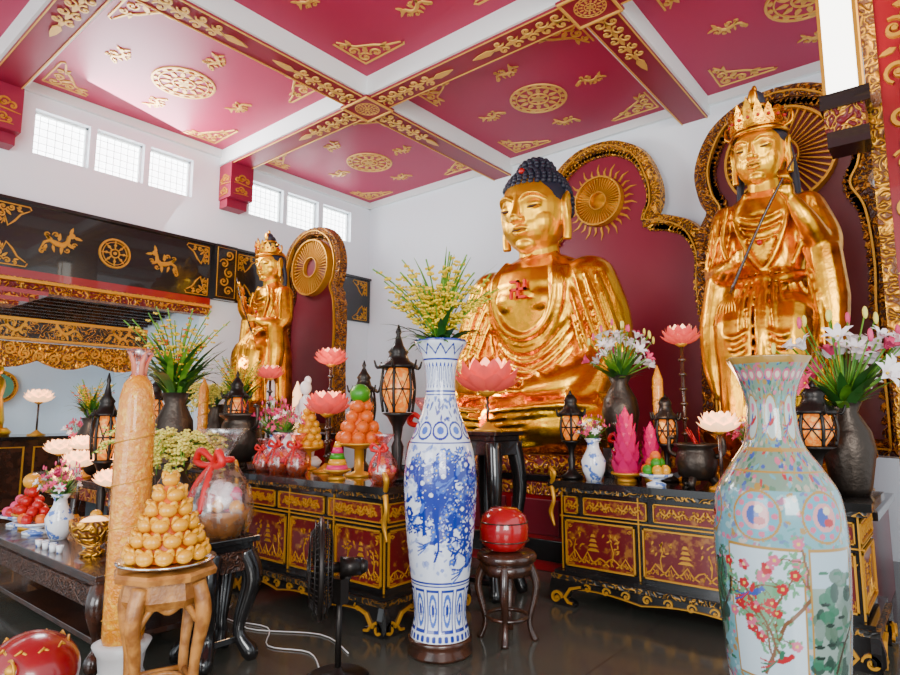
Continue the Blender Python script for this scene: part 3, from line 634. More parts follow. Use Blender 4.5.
def cabinet(name,x0,x1,y0,y1,h,cols,upper,brk=(True,True)):
    mb=MB()
    mb.box(x0+.06,x1-.06,y0+.06,y1,.20,h-.05,BLACK)
    mb.box(x0-.03,x1+.03,y0-.03,y1+.02,h-.05,h,BLACK); mb.box(x0+.0,x1-.0,y0+.0,y1,h-.085,h-.05,CARV_GB)
    mb.box(x0,x1,y0,y1,.235,.265,BLACK); mb.box(x0-.02,x1+.02,y0-.02,y1,.20,.235,CARV_GB); mb.box(x0+.02,x1-.02,y0+.02,y1,.17,.20,BLACK)
    def face(T,L,cols,upper):
        mb.T=T; b0,b1=.30,h-.31; u0,u1=h-.26,h-.125
        n=sum(cols); c=.05; W=L-.1
        for k in cols:
            w=W*k/n; panel(mb,c+.03,c+w-.03,b0,b1,PANEL2); mb.box(c-.005,c+.005,.27,h-.09,0,.01,GILT); c+=w
        n=sum(upper); c=.05
        for k in upper:
            w=W*k/n; panel(mb,c+.025,c+w-.025,u0,u1,PANEL2,.008); c+=w
        mb.box(.03,L-.03,(b1+u0)/2-.005,(b1+u0)/2+.005,0,.012,GILT)
        n=24; P=[(.0,.2)]
        for i in range(n+1): P.append((L*i/n,.11+.035*abs(sin(i*pi*3/n))))
        P.append((L,.2)); mb.poly(P,.03,BLACK,z=.02); mb.rib(P[1:-1],.010,.015,GILT,z=.05)
        for i in range(int(L/.16)): scroll(mb,GILT,.12+.16*i,.155,.035,pi*(i%2),(-1)**i,1.2,.016,.06)
        for px,d in ((.05,1),(L-.05,-1)):
            T2=mb.T.copy(); mb.T=T2@TM(px,0,.03)@np.diag([d,1,1,1])
            mb.poly([(-.07,.2),(.22,.2),(.2,.15),(.1,.12),(.07,.06),(.12,.05),(.15,.02),(.13,0),(-.05,0),(-.09,.05),(-.09,.12)],.05,BLACK)
            mb.rib([(.2,.17),(.1,.14),(.05,.07),(.08,.035),(.12,.03)],[.02,.03,.03,.025,.02],.065,GILT); scroll(mb,GILT,-.02,.06,.05,0,1,1.3,.022,.07)
            mb.T=T2
        mb.T=np.eye(4)
    face(FT((x0,y0+.06,0),(1,0,0),(0,0,1)),x1-x0,cols,upper)
    face(FT((x1-.06,y0,0),(0,1,0),(0,0,1)),y1-y0,[1],[1])
    for x in (x0,x1-.1): mb.box(x,x+.1,y1-.1,y1,0,.2,BLACK)
    for ok,x,y in ((brk[1],x1+.02,y0),(brk[0],x0,y0-.0)):
        if not ok: continue
        mb.tube([(x,y-.02,h-.02),(x+.05,y-.06,h+.06),(x,y-.04,h+.1),(x+.0,y-.02,h+.02)],[.018,.018,.013,.01],GILT,6,sm=True)
        mb.tube([(x,y-.02,h-.05),(x+.03,y-.04,h-.15),(x-.01,y-.02,h-.25),(x+.02,y-.02,h-.36)],[.022,.016,.02,.008],GILT,6,sm=True)
    return mb.done(name,bevel=.004)
cabinet('altar_cabinet',-2.63,-.48,4.52,5.28,.97,[1.2,1.3,1.3],[.3,1,1,.3,1],(True,False))
cabinet('altar_cabinet',-4.95,-3.12,3.08,3.98,1.0,[1.1,1,1],[.7,1,1])

# ------------------------------------------------------------ tables & stands
def cabriole_table(name,x0,x1,y0,y1,h,m=DKW,apron=CARV_GB,low=True):
    mb=MB(); mb.box(x0,x1,y0,y1,h-.035,h,m); mb.box(x0+.03,x1-.03,y0+.03,y1-.03,h-.08,h-.035,m)
    mb.box(x0+.01,x1-.01,y0+.01,y1-.01,h-.2,h-.08,apron)
    for sx,x in ((-1,x0+.07),(1,x1-.07)):
        for sy,y in ((-1,y0+.07),(1,y1-.07)):
            mb.tube([(x,y,h-.1),(x+sx*.04,y+sy*.04,h*.65),(x-sx*.01,y-sy*.01,h*.25),(x+sx*.04,y+sy*.04,.05),(x+sx*.05,y+sy*.05,0)],[.075,.065,.035,.055,.03],m,8,sm=True)
    if low: mb.box(x0+.08,x1-.08,y0+.08,y1-.08,.1,.14,m)
    return mb.done(name,bevel=.005)
WDC=carved('carved_dark_wood',(.02,.008,.005),(.09,.035,.018),16,.5,.3,metal=0)
cabriole_table('carved_altar_table',-6.6,-4.02,1.58,2.38,.55,DKW,WDC)
cabriole_table('offering_table',-8.3,-5.2,2.5,3.0,.85,DKW,CARV_GR)
cabriole_table('offering_table',-8.0,-5.12,3.2,4.1,1.0,BLACK,CARV_GB)
cabriole_table('lamp_table',-3.42,-2.98,4.2,4.64,1.36,BLACK,BLACK)
cabriole_table('basket_stand',-3.85,-3.49,1.98,2.34,.745,BLACK,WDC)

mb=MB()
mb.lathe([(.20,.68),(.25,.69),(.255,.715),(.24,.73),(.21,.73)],BAMB,seg=8,smooth=False); mb.lathe([(.19,.56),(.215,.6),(.2,.68)],BAMB,seg=8,smooth=False)
for i in range(4):
    a=pi/4+i*pi/2-.3; c_,s_=cos(a),sin(a)
    mb.tube([(.18*c_,.18*s_,.66),(.225*c_,.225*s_,.52),(.19*c_,.19*s_,.3),(.185*c_,.185*s_,.12),(.22*c_,.22*s_,.0)],[.045,.04,.026,.026,.035],BAMB,8,sm=True)
    a2=a+pi/2; P0=Vector((.19*c_,.19*s_,.17)); P1=Vector((.19*cos(a2),.19*sin(a2),.17)); mb.tube([P0,P1],.018,BAMB,6)
    A=Vector((.2*c_,.2*s_,.57)); B=Vector((.2*cos(a2),.2*sin(a2),.57)); M_=(A+B)/2
    mb.tube([A-Vector((0,0,.1)),A*.75+B*.25,M_-Vector((0,0,.03)),A*.25+B*.75,B-Vector((0,0,.1))],.018,BAMB,6,sm=True)
mb.ring((0,0,.17),.1,.014,BAMB,20,6)
mb.done('plant_stool',(-3.21,1.60,0))
mb=MB(); mb.lathe([(.10,0),(.2,.02),(.235,.03),(.24,.04),(.2,.035),(.0,.035)],CHROME,seg=32)
z=.072
for k,(R0,n) in enumerate(((.178,12),(.148,10),(.118,8),(.088,6),(.056,4),(.0,1))):
    for i in range(n):
        a=2*pi*(i+.5*(k%2))/n; mb.T=TM(R0*cos(a),R0*sin(a),z,a)
        mb.sph((0,0,0),(.036,.044,.036),YFRUIT,12,8); mb.tube([(.0,-.042,.01),(.012,-.03,.04),(.0,.0,.02),(.012,.03,.04),(0,.042,.01)],[.006,.012,.012,.012,.006],YFRUIT,6,sm=True)
    z+=.072
mb.T=np.eye(4); mb.lathe([(.15,.04),(.12,.12),(.03,.4),(.0,.42)],ORANGE,seg=16)
mb.done('golden_fruit_pyramid',(-3.21,1.60,.73))

mb=MB(); mb.lathe([(.16,0),(.17,.03),(.13,.06),(.11,.12),(.12,.2),(.15,.26),(.12,.27)],WPLA,seg=24)
mb.lathe([(.10,.25),(.108,.3),(.105,1.0),(.10,1.45),(.092,1.60),(.075,1.68),(.04,1.73)],CANDLE,seg=24,wave=lambda a,z:1+.03*sin(5*a+7*z))
mb.lathe([(.085,1.60),(.05,1.70),(.03,1.76),(.05,1.84),(.07,1.88)],CELLOP,seg=18,wave=lambda a,z:1+.15*sin(6*a))
for i in range(5):
    a=i*1.25; mb.tube([(.02*cos(a),.02*sin(a),1.70),(.035*cos(a),.035*sin(a),1.80),(.07*cos(a),.07*sin(a),1.86)],[.02,.015,.004],WAXR,5)
for k in range(5): mb.tube([(.110*cos(t*.5+k*.6),.110*sin(t*.5+k*.6),.3+.25*k+.01*t) for t in range(13)],.003,GILT,5)
mb.done('giant_wrapped_candle',(-3.66,1.60,0))

def gift_basket(name,loc,s=1,cm=CELLOP,fill=(ORANGE,RFRUIT,YFRUIT)):
    mb=MB(); mb.T=TM(s=s)
    mb.lathe([(.11,0),(.14,.1),(.16,.14),(.13,.13)],BAMB,seg=16)
    for k in range(26): a=U(0,6.3); r=U(0,.12); z=.14+U(0,.16)*(1-r/.14); mb.sph((r*cos(a),r*sin(a),z),.042,random.choice(fill),8,6)
    mb.lathe([(.13,0),(.17,.06),(.18,.14),(.16,.25),(.09,.36),(.03,.42),(.04,.45),(.10,.54),(.13,.58)],cm,seg=26,wave=lambda a,z:1+.07*sin(9*a+z*8)*(.4+z))
    for q in (-1,1):
        mb.tube([(0,-.05,.40),(q*.09,-.08,.46),(q*.13,-.08,.40),(q*.05,-.07,.38),(0,-.05,.40)],[.012,.022,.022,.018,.01],RIB,6,sm=True)
        mb.tube([(0,-.05,.40),(q*.05,-.12,.28),(q*.07,-.16,.14)],[.012,.02,.015],RIB,6,sm=True)
    mb.ring((0,0,.41),.05,.018,RIB,14,6)
    return mb.done(name,loc)
gift_basket('gift_basket',(-3.67,2.16,.745),1.15,CELLO,(WFLOW,RFRUIT,PKF,WFLOW,YFRUIT))

# ------------------------------------------------------------ painted vases
class Canvas:
    def __init__(s,W,H,w,h,bg):
        s.W,s.H,s.w,s.h=W,H,w,h; s.A=np.tile(np.array(bg,float),(H,W,1)); s.X=(np.arange(W)+.5)*w/W; s.Z=(np.arange(H)+.5)*h/H
    def rows(s,z0,z1): a=max(0,int(z0/s.h*s.H)-1); b=min(s.H,int(z1/s.h*s.H)+2); return a,max(a,b)
    def ell(s,x,z,rx,rz,c,al=1.,ang=0):
        R_=max(rx,rz); a,b=s.rows(z-R_,z+R_)
        if b<=a: return
        dx=(s.X[None,:]-x+s.w/2)%s.w-s.w/2; dz=s.Z[a:b,None]-z; ca,sa=cos(ang),sin(ang)
        u=dx*ca+dz*sa; v=-dx*sa+dz*ca; k=(u/rx)**2+(v/rz)**2<1
        s.A[a:b][k]=s.A[a:b][k]*(1-al)+np.array(c)*al
    def line(s,P,w,c):
        for (x0,z0),(x1,z1) in zip(P[:-1],P[1:]):
            n=max(1,int(math.hypot(x1-x0,z1-z0)/(w*.7)))
            for i in range(n): t=i/n; s.ell(x0+(x1-x0)*t,z0+(z1-z0)*t,w,w,c)
    def band(s,z0,z1,c):
        a=int(z0/s.h*s.H);b=int(z1/s.h*s.H); s.A[a:b]=c
    def rect(s,x0,x1,z0,z1,c):
        a=int(z0/s.h*s.H);b=int(z1/s.h*s.H); k=(s.X>=x0)&(s.X<=x1); s.A[a:b][:,k]=c
def branch(cv,x,z,ang,L,w,c,leafc,flc,dep=0):
    P=[(x,z)]
    n=6
    for i in range(n):
        ang+=U(-.4,.4); x+=L/n*cos(ang); z+=L/n*sin(ang); P.append((x,z))
        if dep<2 and U(0,1)<.5: branch(cv,x,z,ang+random.choice((-1,1))*U(.5,1.1),L*.5,w*.6,c,leafc,flc,dep+1)
        for _ in range(2): cv.ell(x+U(-.025,.025),z+U(-.025,.025),.013,.006,leafc,1,U(0,3))
    cv.line(P,w,c)
    if flc is not None:
        r=.012
        for k in range(5): cv.ell(x+r*cos(k*1.26),z+r*sin(k*1.26),r*.8,r*.8,flc)
        cv.ell(x,z,r*.5,r*.5,(.8,.6,.1))
def bird(cv,x,z,s,c,c2):
    cv.ell(x,z,.05*s,.02*s,c,1,.4); cv.ell(x+.05*s,z+.03*s,.018*s,.016*s,c); cv.ell(x-.01*s,z+.03*s,.035*s,.014*s,c2,1,1.2)
    for k in range(4): cv.line([(x-.04*s,z-.01*s),(x-.09*s,z-.03*s-.012*k*s),(x-.15*s,z-.02*s-.03*k*s)],.005*s,c2 if k%2 else c)
def painted_lathe(name,loc,prof,cv,m,face_ang,wave=None,gain=1.):
    P=[Vector((r,z,0)) for r,z in prof]; P,_=catm(P,[0]*len(P),8); rr=[p.x for p in P]; zz=[p.y for p in P]
    Z=np.linspace(zz[0],zz[-1],cv.H); Rr=np.interp(Z,zz,rr); A=face_ang-pi+2*pi*(np.arange(cv.W)+.5)/cv.W
    RR=Rr[:,None]*np.ones((1,cv.W))
    if wave: RR=RR*wave(A[None,:],Z[:,None])
    V=np.stack([RR*np.cos(A)[None,:],RR*np.sin(A)[None,:],Z[:,None]*np.ones((1,cv.W))],-1).reshape(-1,3)
    W,H=cv.W,cv.H; i=np.arange(W); j=np.arange(H-1)[:,None]; i2=(i+1)%W
    F=np.stack([j*W+i,j*W+i2,(j+1)*W+i2,(j+1)*W+i],-1).reshape(-1,4)
    me=bpy.data.meshes.new(name); me.from_pydata(V.tolist(),[],F.tolist()); me.materials.append(m)
    me.polygons.foreach_set('use_smooth',[True]*len(F))
    at=me.color_attributes.new('Col','FLOAT_COLOR','POINT'); C=np.ones((W*H,4)); C[:,:3]=cv.A.reshape(-1,3)*gain; at.data.foreach_set('color',C.ravel()); me.update()
    o=bpy.data.objects.new(name,me); bpy.context.collection.objects.link(o); o.location=loc
    q=o.modifiers.new('s','SOLIDIFY'); q.thickness=.012; q.offset=-1
    return o
VM=colattr('glazed_porcelain')
bl=(.010,.03,.30); b2_=(.06,.14,.55); wh=(.74,.80,.92)
cv=Canvas(300,460,1.45,1.90,wh)
for k in range(12): x=1.45*k/12; cv.line([(x,1.86),(x+.06,1.80),(x+.12,1.86)],.006,bl)
cv.band(1.885,1.90,bl); cv.band(1.76,1.772,bl)
for k in range(26):
    x=1.45*k/26; cv.ell(x,1.66,.02,.085,bl); cv.ell(x,1.655,.011,.065,wh)
cv.band(1.55,1.562,bl); cv.band(1.53,1.538,bl)
for k in range(160): cv.ell(U(0,1.45),U(1.36,1.52),U(.008,.03),U(.006,.014),random.choice((bl,b2_)),.8,U(0,3))
for k in range(10): x=1.45*k/10; cv.ell(x,1.30,.07,.06,bl); cv.ell(x,1.30,.055,.045,wh); cv.ell(x,1.30,.03,.025,b2_)
cv.band(1.22,1.23,bl); cv.band(.36,.372,bl); cv.band(.345,.352,bl)
for k in range(460): cv.ell(U(0,1.45),U(.4,1.2),U(.01,.03),U(.006,.018),random.choice((b2_,(.35,.45,.75))),U(.4,.8),U(0,3))
for k in range(20): branch(cv,U(0,1.45),U(.42,.9),U(.6,2.4),U(.25,.5),.008,bl,bl,b2_)
for k in range(12): bird(cv,1.45*k/12+U(-.05,.05),U(.45,1.15),U(.7,1.2),bl,b2_)
for k in range(14):
    x,z=U(0,1.45),U(.42,1.18)
    for q in range(7): cv.ell(x+.028*cos(q*.9),z+.028*sin(q*.9),.014,.014,bl)
    cv.ell(x,z,.014,.014,wh)
for k in range(12):
    x=1.45*k/12; cv.rect(x+.008,x+.112,.07,.33,bl); cv.rect(x+.018,x+.102,.09,.31,wh)
    cv.ell(x+.06,.2,.035,.1,b2_); cv.ell(x+.06,.2,.02,.07,wh); cv.ell(x+.06,.2,.012,.04,bl)
for k in range(30): x=1.45*k/30; cv.ell(x,.035,.016,.02,bl)
cv.band(0,.012,bl)
bp=[(.19,.10),(.185,.14),(.168,.22),(.172,.32),(.195,.5),(.222,.75),(.238,.98),(.238,1.12),(.215,1.28),(.165,1.42),(.118,1.55),(.098,1.68),(.105,1.80),(.13,1.9),(.17,1.965),(.178,2.0)]
painted_lathe('blue_white_floor_vase',(-2.68,3.15,0),bp,cv,VM,math.atan2(-3.15,2.68),gain=.92)
mb=MB(); mb.lathe([(.0,0),(.2,0),(.21,.02),(.185,.05),(.2,.08),(.205,.10),(.19,.11),(.0,.11)],DKW,seg=32); mb.done('vase_stand',(-2.68,3.15,0))
tq=(.14,.42,.50); pk=(.68,.14,.25); pale=(.50,.68,.78); gn=(.04,.18,.10); gd=(.45,.25,.05); rd=(.50,.02,.03); nb=(.04,.09,.40)
W_,H_=420,420; w_=1.55; hz=1.66
cv=Canvas(W_,H_,w_,hz,pale)
oz=.09
def busy(z0,z1,base,n,cols):
    cv.band(z0-oz,z1-oz,base)
    for k in range(n): cv.ell(U(0,w_),U(z0,z1)-oz,U(.006,.018),U(.004,.014),random.choice(cols),.9,U(0,3))
busy(1.20,1.75,(.20,.32,.24),1600,(pk,tq,gd,gn,(.5,.42,.32),rd,nb,(.12,.25,.16)))
cv.band(1.72-oz,1.75-oz,gd)
for k in range(24): cv.ell(w_*k/24,1.67-oz,.028,.024,pk); cv.ell(w_*k/24,1.67-oz,.016,.014,(.7,.65,.5))
for k in range(8):
    x=w_*k/8; cv.ell(x,1.49-oz,.065,.10,gd); cv.ell(x,1.49-oz,.055,.09,(.50,.60,.58)); bird(cv,x,1.47-oz,.6,rd,nb); cv.ell(x,1.53-oz,.02,.02,pk)
cv.band(1.35-oz,1.365-oz,gd); cv.band(1.265-oz,1.275-oz,gd)
busy(.12,1.20,(.18,.42,.48),2200,(pk,(.38,.58,.62),gd,(.10,.34,.34),(.6,.52,.45),(.45,.14,.25),(.12,.2,.42)))
c0=w_/2
for k in range(6):
    x=c0-.08+k*w_/6
    cv.ell(x,1.10-oz,.095,.10,gd); cv.ell(x,1.10-oz,.085,.09,(.12,.42,.55))
    for q in range(10): cv.ell(x+.07*cos(q*.628),1.10-oz+.075*sin(q*.628),.012,.012,pk)
    cv.ell(x,1.10-oz,.052,.055,(.75,.34,.34)); cv.ell(x-.01,1.10-oz,.024,.036,nb); cv.ell(x+.012,1.125-oz,.016,.016,(.8,.7,.5)); cv.ell(x+.015,1.08-oz,.022,.016,rd)
for k in range(6):
    x=c0-.06+k*w_/6; wd=.135 if k%2==0 else .095; a,b=x-wd,x+wd
    cv.rect(a-.008,b+.008,.47-oz,.985-oz,gd); cv.rect(a,b,.48-oz,.975-oz,(.60,.75,.84) if k%2==0 else (.28,.38,.33))
    if k%2==0:
        branch(cv,x-.02,.5-oz,1.5,.42,.007,(.20,.09,.04),(.15,.38,.2),pk); branch(cv,x+.05,.56-oz,1.9,.3,.005,(.20,.09,.04),(.15,.38,.2),rd)
        for q in range(7):
            fx,fz=x+U(-.1,.1),U(.6,.93)-oz
            for p_ in range(5): cv.ell(fx+.014*cos(p_*1.26),fz+.014*sin(p_*1.26),.010,.010,random.choice((pk,rd)))
            cv.ell(fx,fz,.006,.006,(.85,.7,.3))
        bird(cv,x-.04,.80-oz,.6,nb,rd); bird(cv,x+.05,.56-oz,.6,rd,gn)
    else:
        cv.rect(a,b,.84-oz,.975-oz,(.45,.60,.70))
        for q in range(40): cv.ell(x+U(-.085,.085),U(.52,.88)-oz,U(.015,.035),U(.015,.05),random.choice((gn,(.02,.06,.04),(.10,.18,.12),(.2,.28,.24))),.9)
        for q in range(16): cv.ell(x+U(-.08,.08),U(.5,.9)-oz,.02,.007,random.choice((gn,(.02,.04,.03))))
        branch(cv,x,.52-oz,1.5,.35,.006,(.06,.04,.02),gn,None)
    cv.ell(x,.36-oz,.075,.085,rd); cv.ell(x,.36-oz,.066,.076,(.58,.66,.64)); bird(cv,x,.36-oz,.6,nb,gd); cv.ell(x-.02,.39-oz,.02,.02,pk)
cv.band(.19-oz,.2-oz,gd); cv.band(.09-oz,.115-oz,gd)
rp=[(.20,.09),(.19,.13),(.200,.24),(.222,.38),(.240,.6),(.252,.8),(.256,1.0),(.238,1.17),(.180,1.28),(.118,1.38),(.098,1.5),(.102,1.58),(.13,1.67),(.160,1.73),(.168,1.75)]
painted_lathe('famille_rose_floor_vase',(-.64,2.99,0),rp,cv,VM,math.atan2(-2.99,.64),wave=lambda A,Z:1+.03*np.clip((Z-1.62)*8,0,1)*np.cos(8*A),gain=.74)
mb=MB(); mb.lathe([(0,0),(.22,0),(.23,.03),(.2,.06),(.21,.09),(0,.095)],DKW,seg=32); mb.done('vase_stand',(-.64,2.99,0))

# ------------------------------------------------------------ lamps
def lotus(mb,m,mi,c,R,n=9):
    for k,(e,L,mm) in enumerate(((.22,1.,m),(.52,1.05,m),(.82,1.02,m),(1.12,.92,mi))):
        for i in range(n):
            a=2*pi*(i+.5*k)/n; ca,sa=cos(a),sin(a); g=[]
            for t in (0,.2,.4,.6,.8,.93,1.):
                r=R*(.2+L*.85*t*cos(e)+.10*sin(pi*t)); z=R*(L*.85*t*sin(e)+.30*t*t-.08); w=R*.32*(sin(pi*min(1,.12+.88*t))**.8)*(1.05-.25*t) if t<1 else .002
                g.append([(c[0]+r*ca-u*w*sa,c[1]+r*sa+u*w*ca,c[2]+z+abs(u)*w*.45) for u in (-1,-.5,0,.5,1)])
            mb.surf(g,mm)
    mb.sph((c[0],c[1],c[2]+R*.25),R*.22,BULB,10,7)
    mb.lathe([(R*.12,-R*.2),(R*.3,-R*.08),(R*.3,.0)],GILT,c=c,seg=14)
def lotus_lamp(name,loc,R,H,m=PLOT,mi=PLOTIN,tiers=True):
    mb=MB(); b=min(.12,R*.6)
    mb.lathe([(b,0),(b,.015),(b*.6,.03),(b*.3,.06),(.015,.08)],GILT,seg=16)
    if H>.1: mb.tube([(0,0,.05),(0,0,H-R*.15)],.014,DKW,8)
    if tiers and H>.5:
        for k in range(int(H/.12)-1): mb.lathe([(.012,0),(.035,.02),(.012,.04)],DKW,c=(0,0,.12+.12*k),seg=10)
    lotus(mb,m,mi,(0,0,H),R); return mb.done(name,loc)
def lantern(name,loc,H,R,m=BLKMET):
    mb=MB(); hb=H*.42
    mb.lathe([(R*.9,0),(R*.95,.02),(R*.5,.05),(R*.25,.09),(R*.35,hb*.5),(R*.2,hb*.6),(R*.3,hb*.8),(R*.6,hb*.95),(R*.9,hb),(R*.5,hb+.01)],m,seg=16)
    g0=hb+.01; g1=H*.72
    mb.lathe([(R*.45,g0),(R*.8,g0+(g1-g0)*.3),(R*.88,(g0+g1)/2),(R*.75,g0+(g1-g0)*.8),(R*.5,g1)],LGLASS,seg=16)
    for i in range(6):
        a=2*pi*i/6; mb.tube([(R*.85*cos(a),R*.85*sin(a),g0),(R*1.0*cos(a),R*1.0*sin(a),(g0+g1)/2),(R*.85*cos(a),R*.85*sin(a),g1)],.012,m,6,sm=True)
        mb.tube([(R*.7*cos(a),R*.7*sin(a),g1+.03),(R*1.2*cos(a),R*1.2*sin(a),g1-.01),(R*1.4*cos(a),R*1.4*sin(a),g1+.05)],[.012,.012,.006],m,6,sm=True)
        for d in (1,-1): mb.tube([(R*.93*cos(a+d*t*.26),R*.93*sin(a+d*t*.26),g0+.02+(g1-g0-.04)*t/4) for t in range(5)],.005,m,4)
    mb.ring((0,0,(g0+g1)/2),R*.93,.007,m,24,6)
    mb.lathe([(R*1.15,g1-.01),(R*1.1,g1+.015),(R*.65,g1+.05),(R*.5,g1+.10),(R*.6,g1+.12),(R*.3,g1+.17),(R*.12,H*.93),(R*.18,H*.95),(.005,H)],m,seg=16)
    return mb.done(name,loc)
def pl(x,y,z,e,c=(1,.6,.3),r=.08):
    l=bpy.data.lights.new('lamp_glow','POINT'); l.energy=e; l.color=c; l.shadow_soft_size=r; o=bpy.data.objects.new('lamp_glow_light',l); o.location=(x,y,z); bpy.context.collection.objects.link(o)
lotus_lamp('lotus_lamp',(-3.2,4.4,1.36),.30,.36)
lotus_lamp('lotus_lamp',(-4.34,3.55,1.0),.21,.52)
lotus_lamp('lotus_lamp',(-4.55,3.75,1.0),.16,.98)
lotus_lamp('lotus_lamp',(-5.45,3.70,1.0),.14,.88)
lotus_lamp('lotus_lamp',(-1.73,5.1,.97),.16,1.12,PLOT,WLOT)
lotus_lamp('lotus_lamp',(-1.34,4.66,.97),.15,.42,WLOT,WLOT)
lantern('lantern',(-3.42,3.5,1.0),1.22,.14)
lantern('lantern',(-4.2,3.85,1.0),1.0,.11)
lantern('lantern',(-5.65,3.45,1.0),.95,.11)
lantern('lantern',(-2.56,4.72,.97),.74,.10)
lantern('lantern',(-1.85,5.0,.97),.70,.09)
lantern('lantern',(-.75,4.72,.97),.76,.13)
lantern('lantern',(-7.1,3.3,1.0),.95,.12)
lantern('lantern',(-5.78,2.27,.55),1.32,.11)
for x,y,z,R_,H in ((-7.95,2.65,.85,.17,.22),(-7.15,2.6,.85,.15,.3),(-6.6,2.65,.85,.15,.16),(-6.15,2.75,.85,.14,.2)): lotus_lamp('lotus_lamp',(x,y,z),R_,H,WLOT,WLOT)
lotus_lamp('lotus_lamp',(-5.05,2.2,.55),.12,.5,WLOT,WLOT)
lotus_lamp('lotus_lamp',(-5.42,2.2,.55),.14,.38,WLOT,WLOT)
lotus_lamp('lotus_lamp',(-6.1,2.2,.55),.15,.50,WLOT,WLOT)
lotus_lamp('lotus_lamp',(-6.45,2.2,.55),.13,.35,WLOT,WLOT)
lotus_lamp('lotus_lamp',(-10.6,2.2,1.2),.2,.35,WLOT,WLOT); lotus_lamp('lotus_lamp',(-10.6,3.2,1.2),.2,.5,WLOT,WLOT)

# ------------------------------------------------------------ flowers
def blade(mb,m,p,az,L,w,droop,el=1.2):
    g=[];P=Vector(p);n=7
    for i in range(n):
        t=i/(n-1); e=el-droop*t; ww=w*(sin(pi*min(.97,.15+.82*t)))
        g.append([tuple(P+Vector((-sin(az),cos(az),0))*u*ww) for u in (-1,0,1)])
        P=P+Vector((cos(az)*cos(e),sin(az)*cos(e),sin(e)))*(L/(n-1))
    mb.surf(g,m); return P
def spray(mb,p,az,L,fm,sm=LEAF,n=12,r=.022,el=1.2,droop=.9):
    P=Vector(p);pts=[P.copy()];k=9
    for i in range(k):
        e=el-droop*i/k; P=P+Vector((cos(az)*cos(e),sin(az)*cos(e),sin(e)))*(L/k); pts.append(P.copy())
    mb.tube(pts,.005,sm,5)
    for i in range(n):
        t=.4+.6*i/n; q=pts[min(k,int(t*k))]; q=q+Vector((U(-1,1),U(-1,1),U(-1,1)))*.035
        a0=U(0,6.3)
        for j in range(3): mb.sph((q[0]+r*.7*cos(a0+j*2.1),q[1]+r*.7*sin(a0+j*2.1),q[2]+U(-.3,.3)*r),(r*U(.5,.8),r*U(.5,.8),r*.45),fm,5,4)
def lily(mb,p,az,el,s,fm):
    T=mb.T.copy(); mb.T=T@np.array(Matrix.Translation(p)@Matrix.Rotation(az,4,'Z')@Matrix.Rotation(pi/2-el,4,'Y'))
    for i in range(6):
        a=i*pi/3; ca,sa=cos(a),sin(a); g=[]
        for t in (0,.35,.7,1.): r=s*(.08+t*.95*(.5+.5*t)); z=s*.75*sin(t*1.9); w=s*.24*sin(pi*(.12+.85*t)); g.append([(r*ca-u*w*sa,r*sa+u*w*ca,z) for u in (-1,0,1)])
        mb.surf(g,fm)
    mb.sph((0,0,s*.3),s*.1,YEL,6,4); mb.T=T
def bouquet(name,loc,kind,S=1.,pot=None):
    mb=MB()
    if pot=='vase': mb.lathe([(.06,0),(.09,.08),(.1,.16),(.05,.26),(.045,.3),(.07,.34)],PORC,seg=18); z0=.32
    elif pot=='tall': mb.lathe([(.10,0),(.12,.05),(.16,.3),(.14,.42),(.07,.55),(.10,.62)],BRONZE,seg=18); z0=.6
    elif pot=='urn': mb.lathe([(.12,0),(.13,.05),(.17,.45),(.16,.6),(.09,.75),(.12,.85)],BRONZE,seg=20); z0=.83
    else: z0=0
    mb.T=TM(0,0,z0,s=S)
    if kind=='yellow':
        for i in range(60): blade(mb,LEAFD if i%3 else LEAF,(U(-.04,.04),U(-.04,.04),-.05),U(0,6.3),U(.25,.5),.022,U(1.0,2.1),U(.9,1.4))
        for i in range(42): spray(mb,(0,0,0),U(0,6.3),U(.45,.75),YEL,LEAF,14,.019,U(.95,1.5),U(.2,.9))
        for i in range(14): blade(mb,LEAF,(0,0,0),U(0,6.3),U(.55,.75),.012,U(.3,.8),U(1.2,1.5))
    if kind=='green':
        for i in range(90): blade(mb,LEAF if i%2 else LEAFD,(U(-.05,.05),U(-.05,.05),-.05),U(0,6.3),U(.35,.62),.024,U(.6,1.8),U(1.0,1.45))
        for i in range(26): spray(mb,(0,0,0),U(0,6.3),U(.5,.75),random.choice((YEL,YEL,ORANGE)),LEAF,10,.017,U(1.15,1.5),.5)
    if kind=='cream':
        for i in range(44): spray(mb,(0,0,.1),U(0,6.3),U(.4,.75),CREAMF,LEAF,18,.024,U(.5,1.3),U(1.4,2.9))
        for i in range(26): blade(mb,LEAFD,(0,0,0),U(0,6.3),U(.25,.55),.02,1.2,1.1)
    if kind in('lily','pinkmix'):
        for i in range(40): blade(mb,LEAFD if i%2 else LEAF,(0,0,-.05),U(0,6.3),U(.2,.42),.028,U(.3,1.2),U(.5,1.4))
        for i in range(28):
            az=U(0,6.3); el=U(.2,1.4); r=U(.2,.36); p=(r*cos(az)*cos(el),r*sin(az)*cos(el),r*sin(el)+.05)
            mb.tube([(0,0,0),p],.005,LEAF,5); lily(mb,p,az,el,U(.06,.085),(WFLOW if U(0,1)<.88 else PKF) if kind=='lily' else (WFLOW if U(0,1)<.3 else PKF))
        for i in range(14):
            az=U(0,6.3); el=U(.5,1.4); p=(.38*cos(az)*cos(el),.38*sin(az)*cos(el),.42*sin(el)+.08); mb.tube([(0,0,0),p],.004,LEAF,4); mb.sph(p,(.013,.013,.035),PKF if kind!='lily' or i%3==0 else CREAMF,6,5)
    return mb.done(name,loc)
bouquet('yellow_flower_arrangement',(-2.68,3.15,1.93),'yellow',1.0)
bouquet('leafy_flower_arrangement',(-5.50,2.74,.85),'green',1.15,'urn')
bouquet('leafy_flower_arrangement',(-6.1,3.75,1.0),'green',.8,'tall')
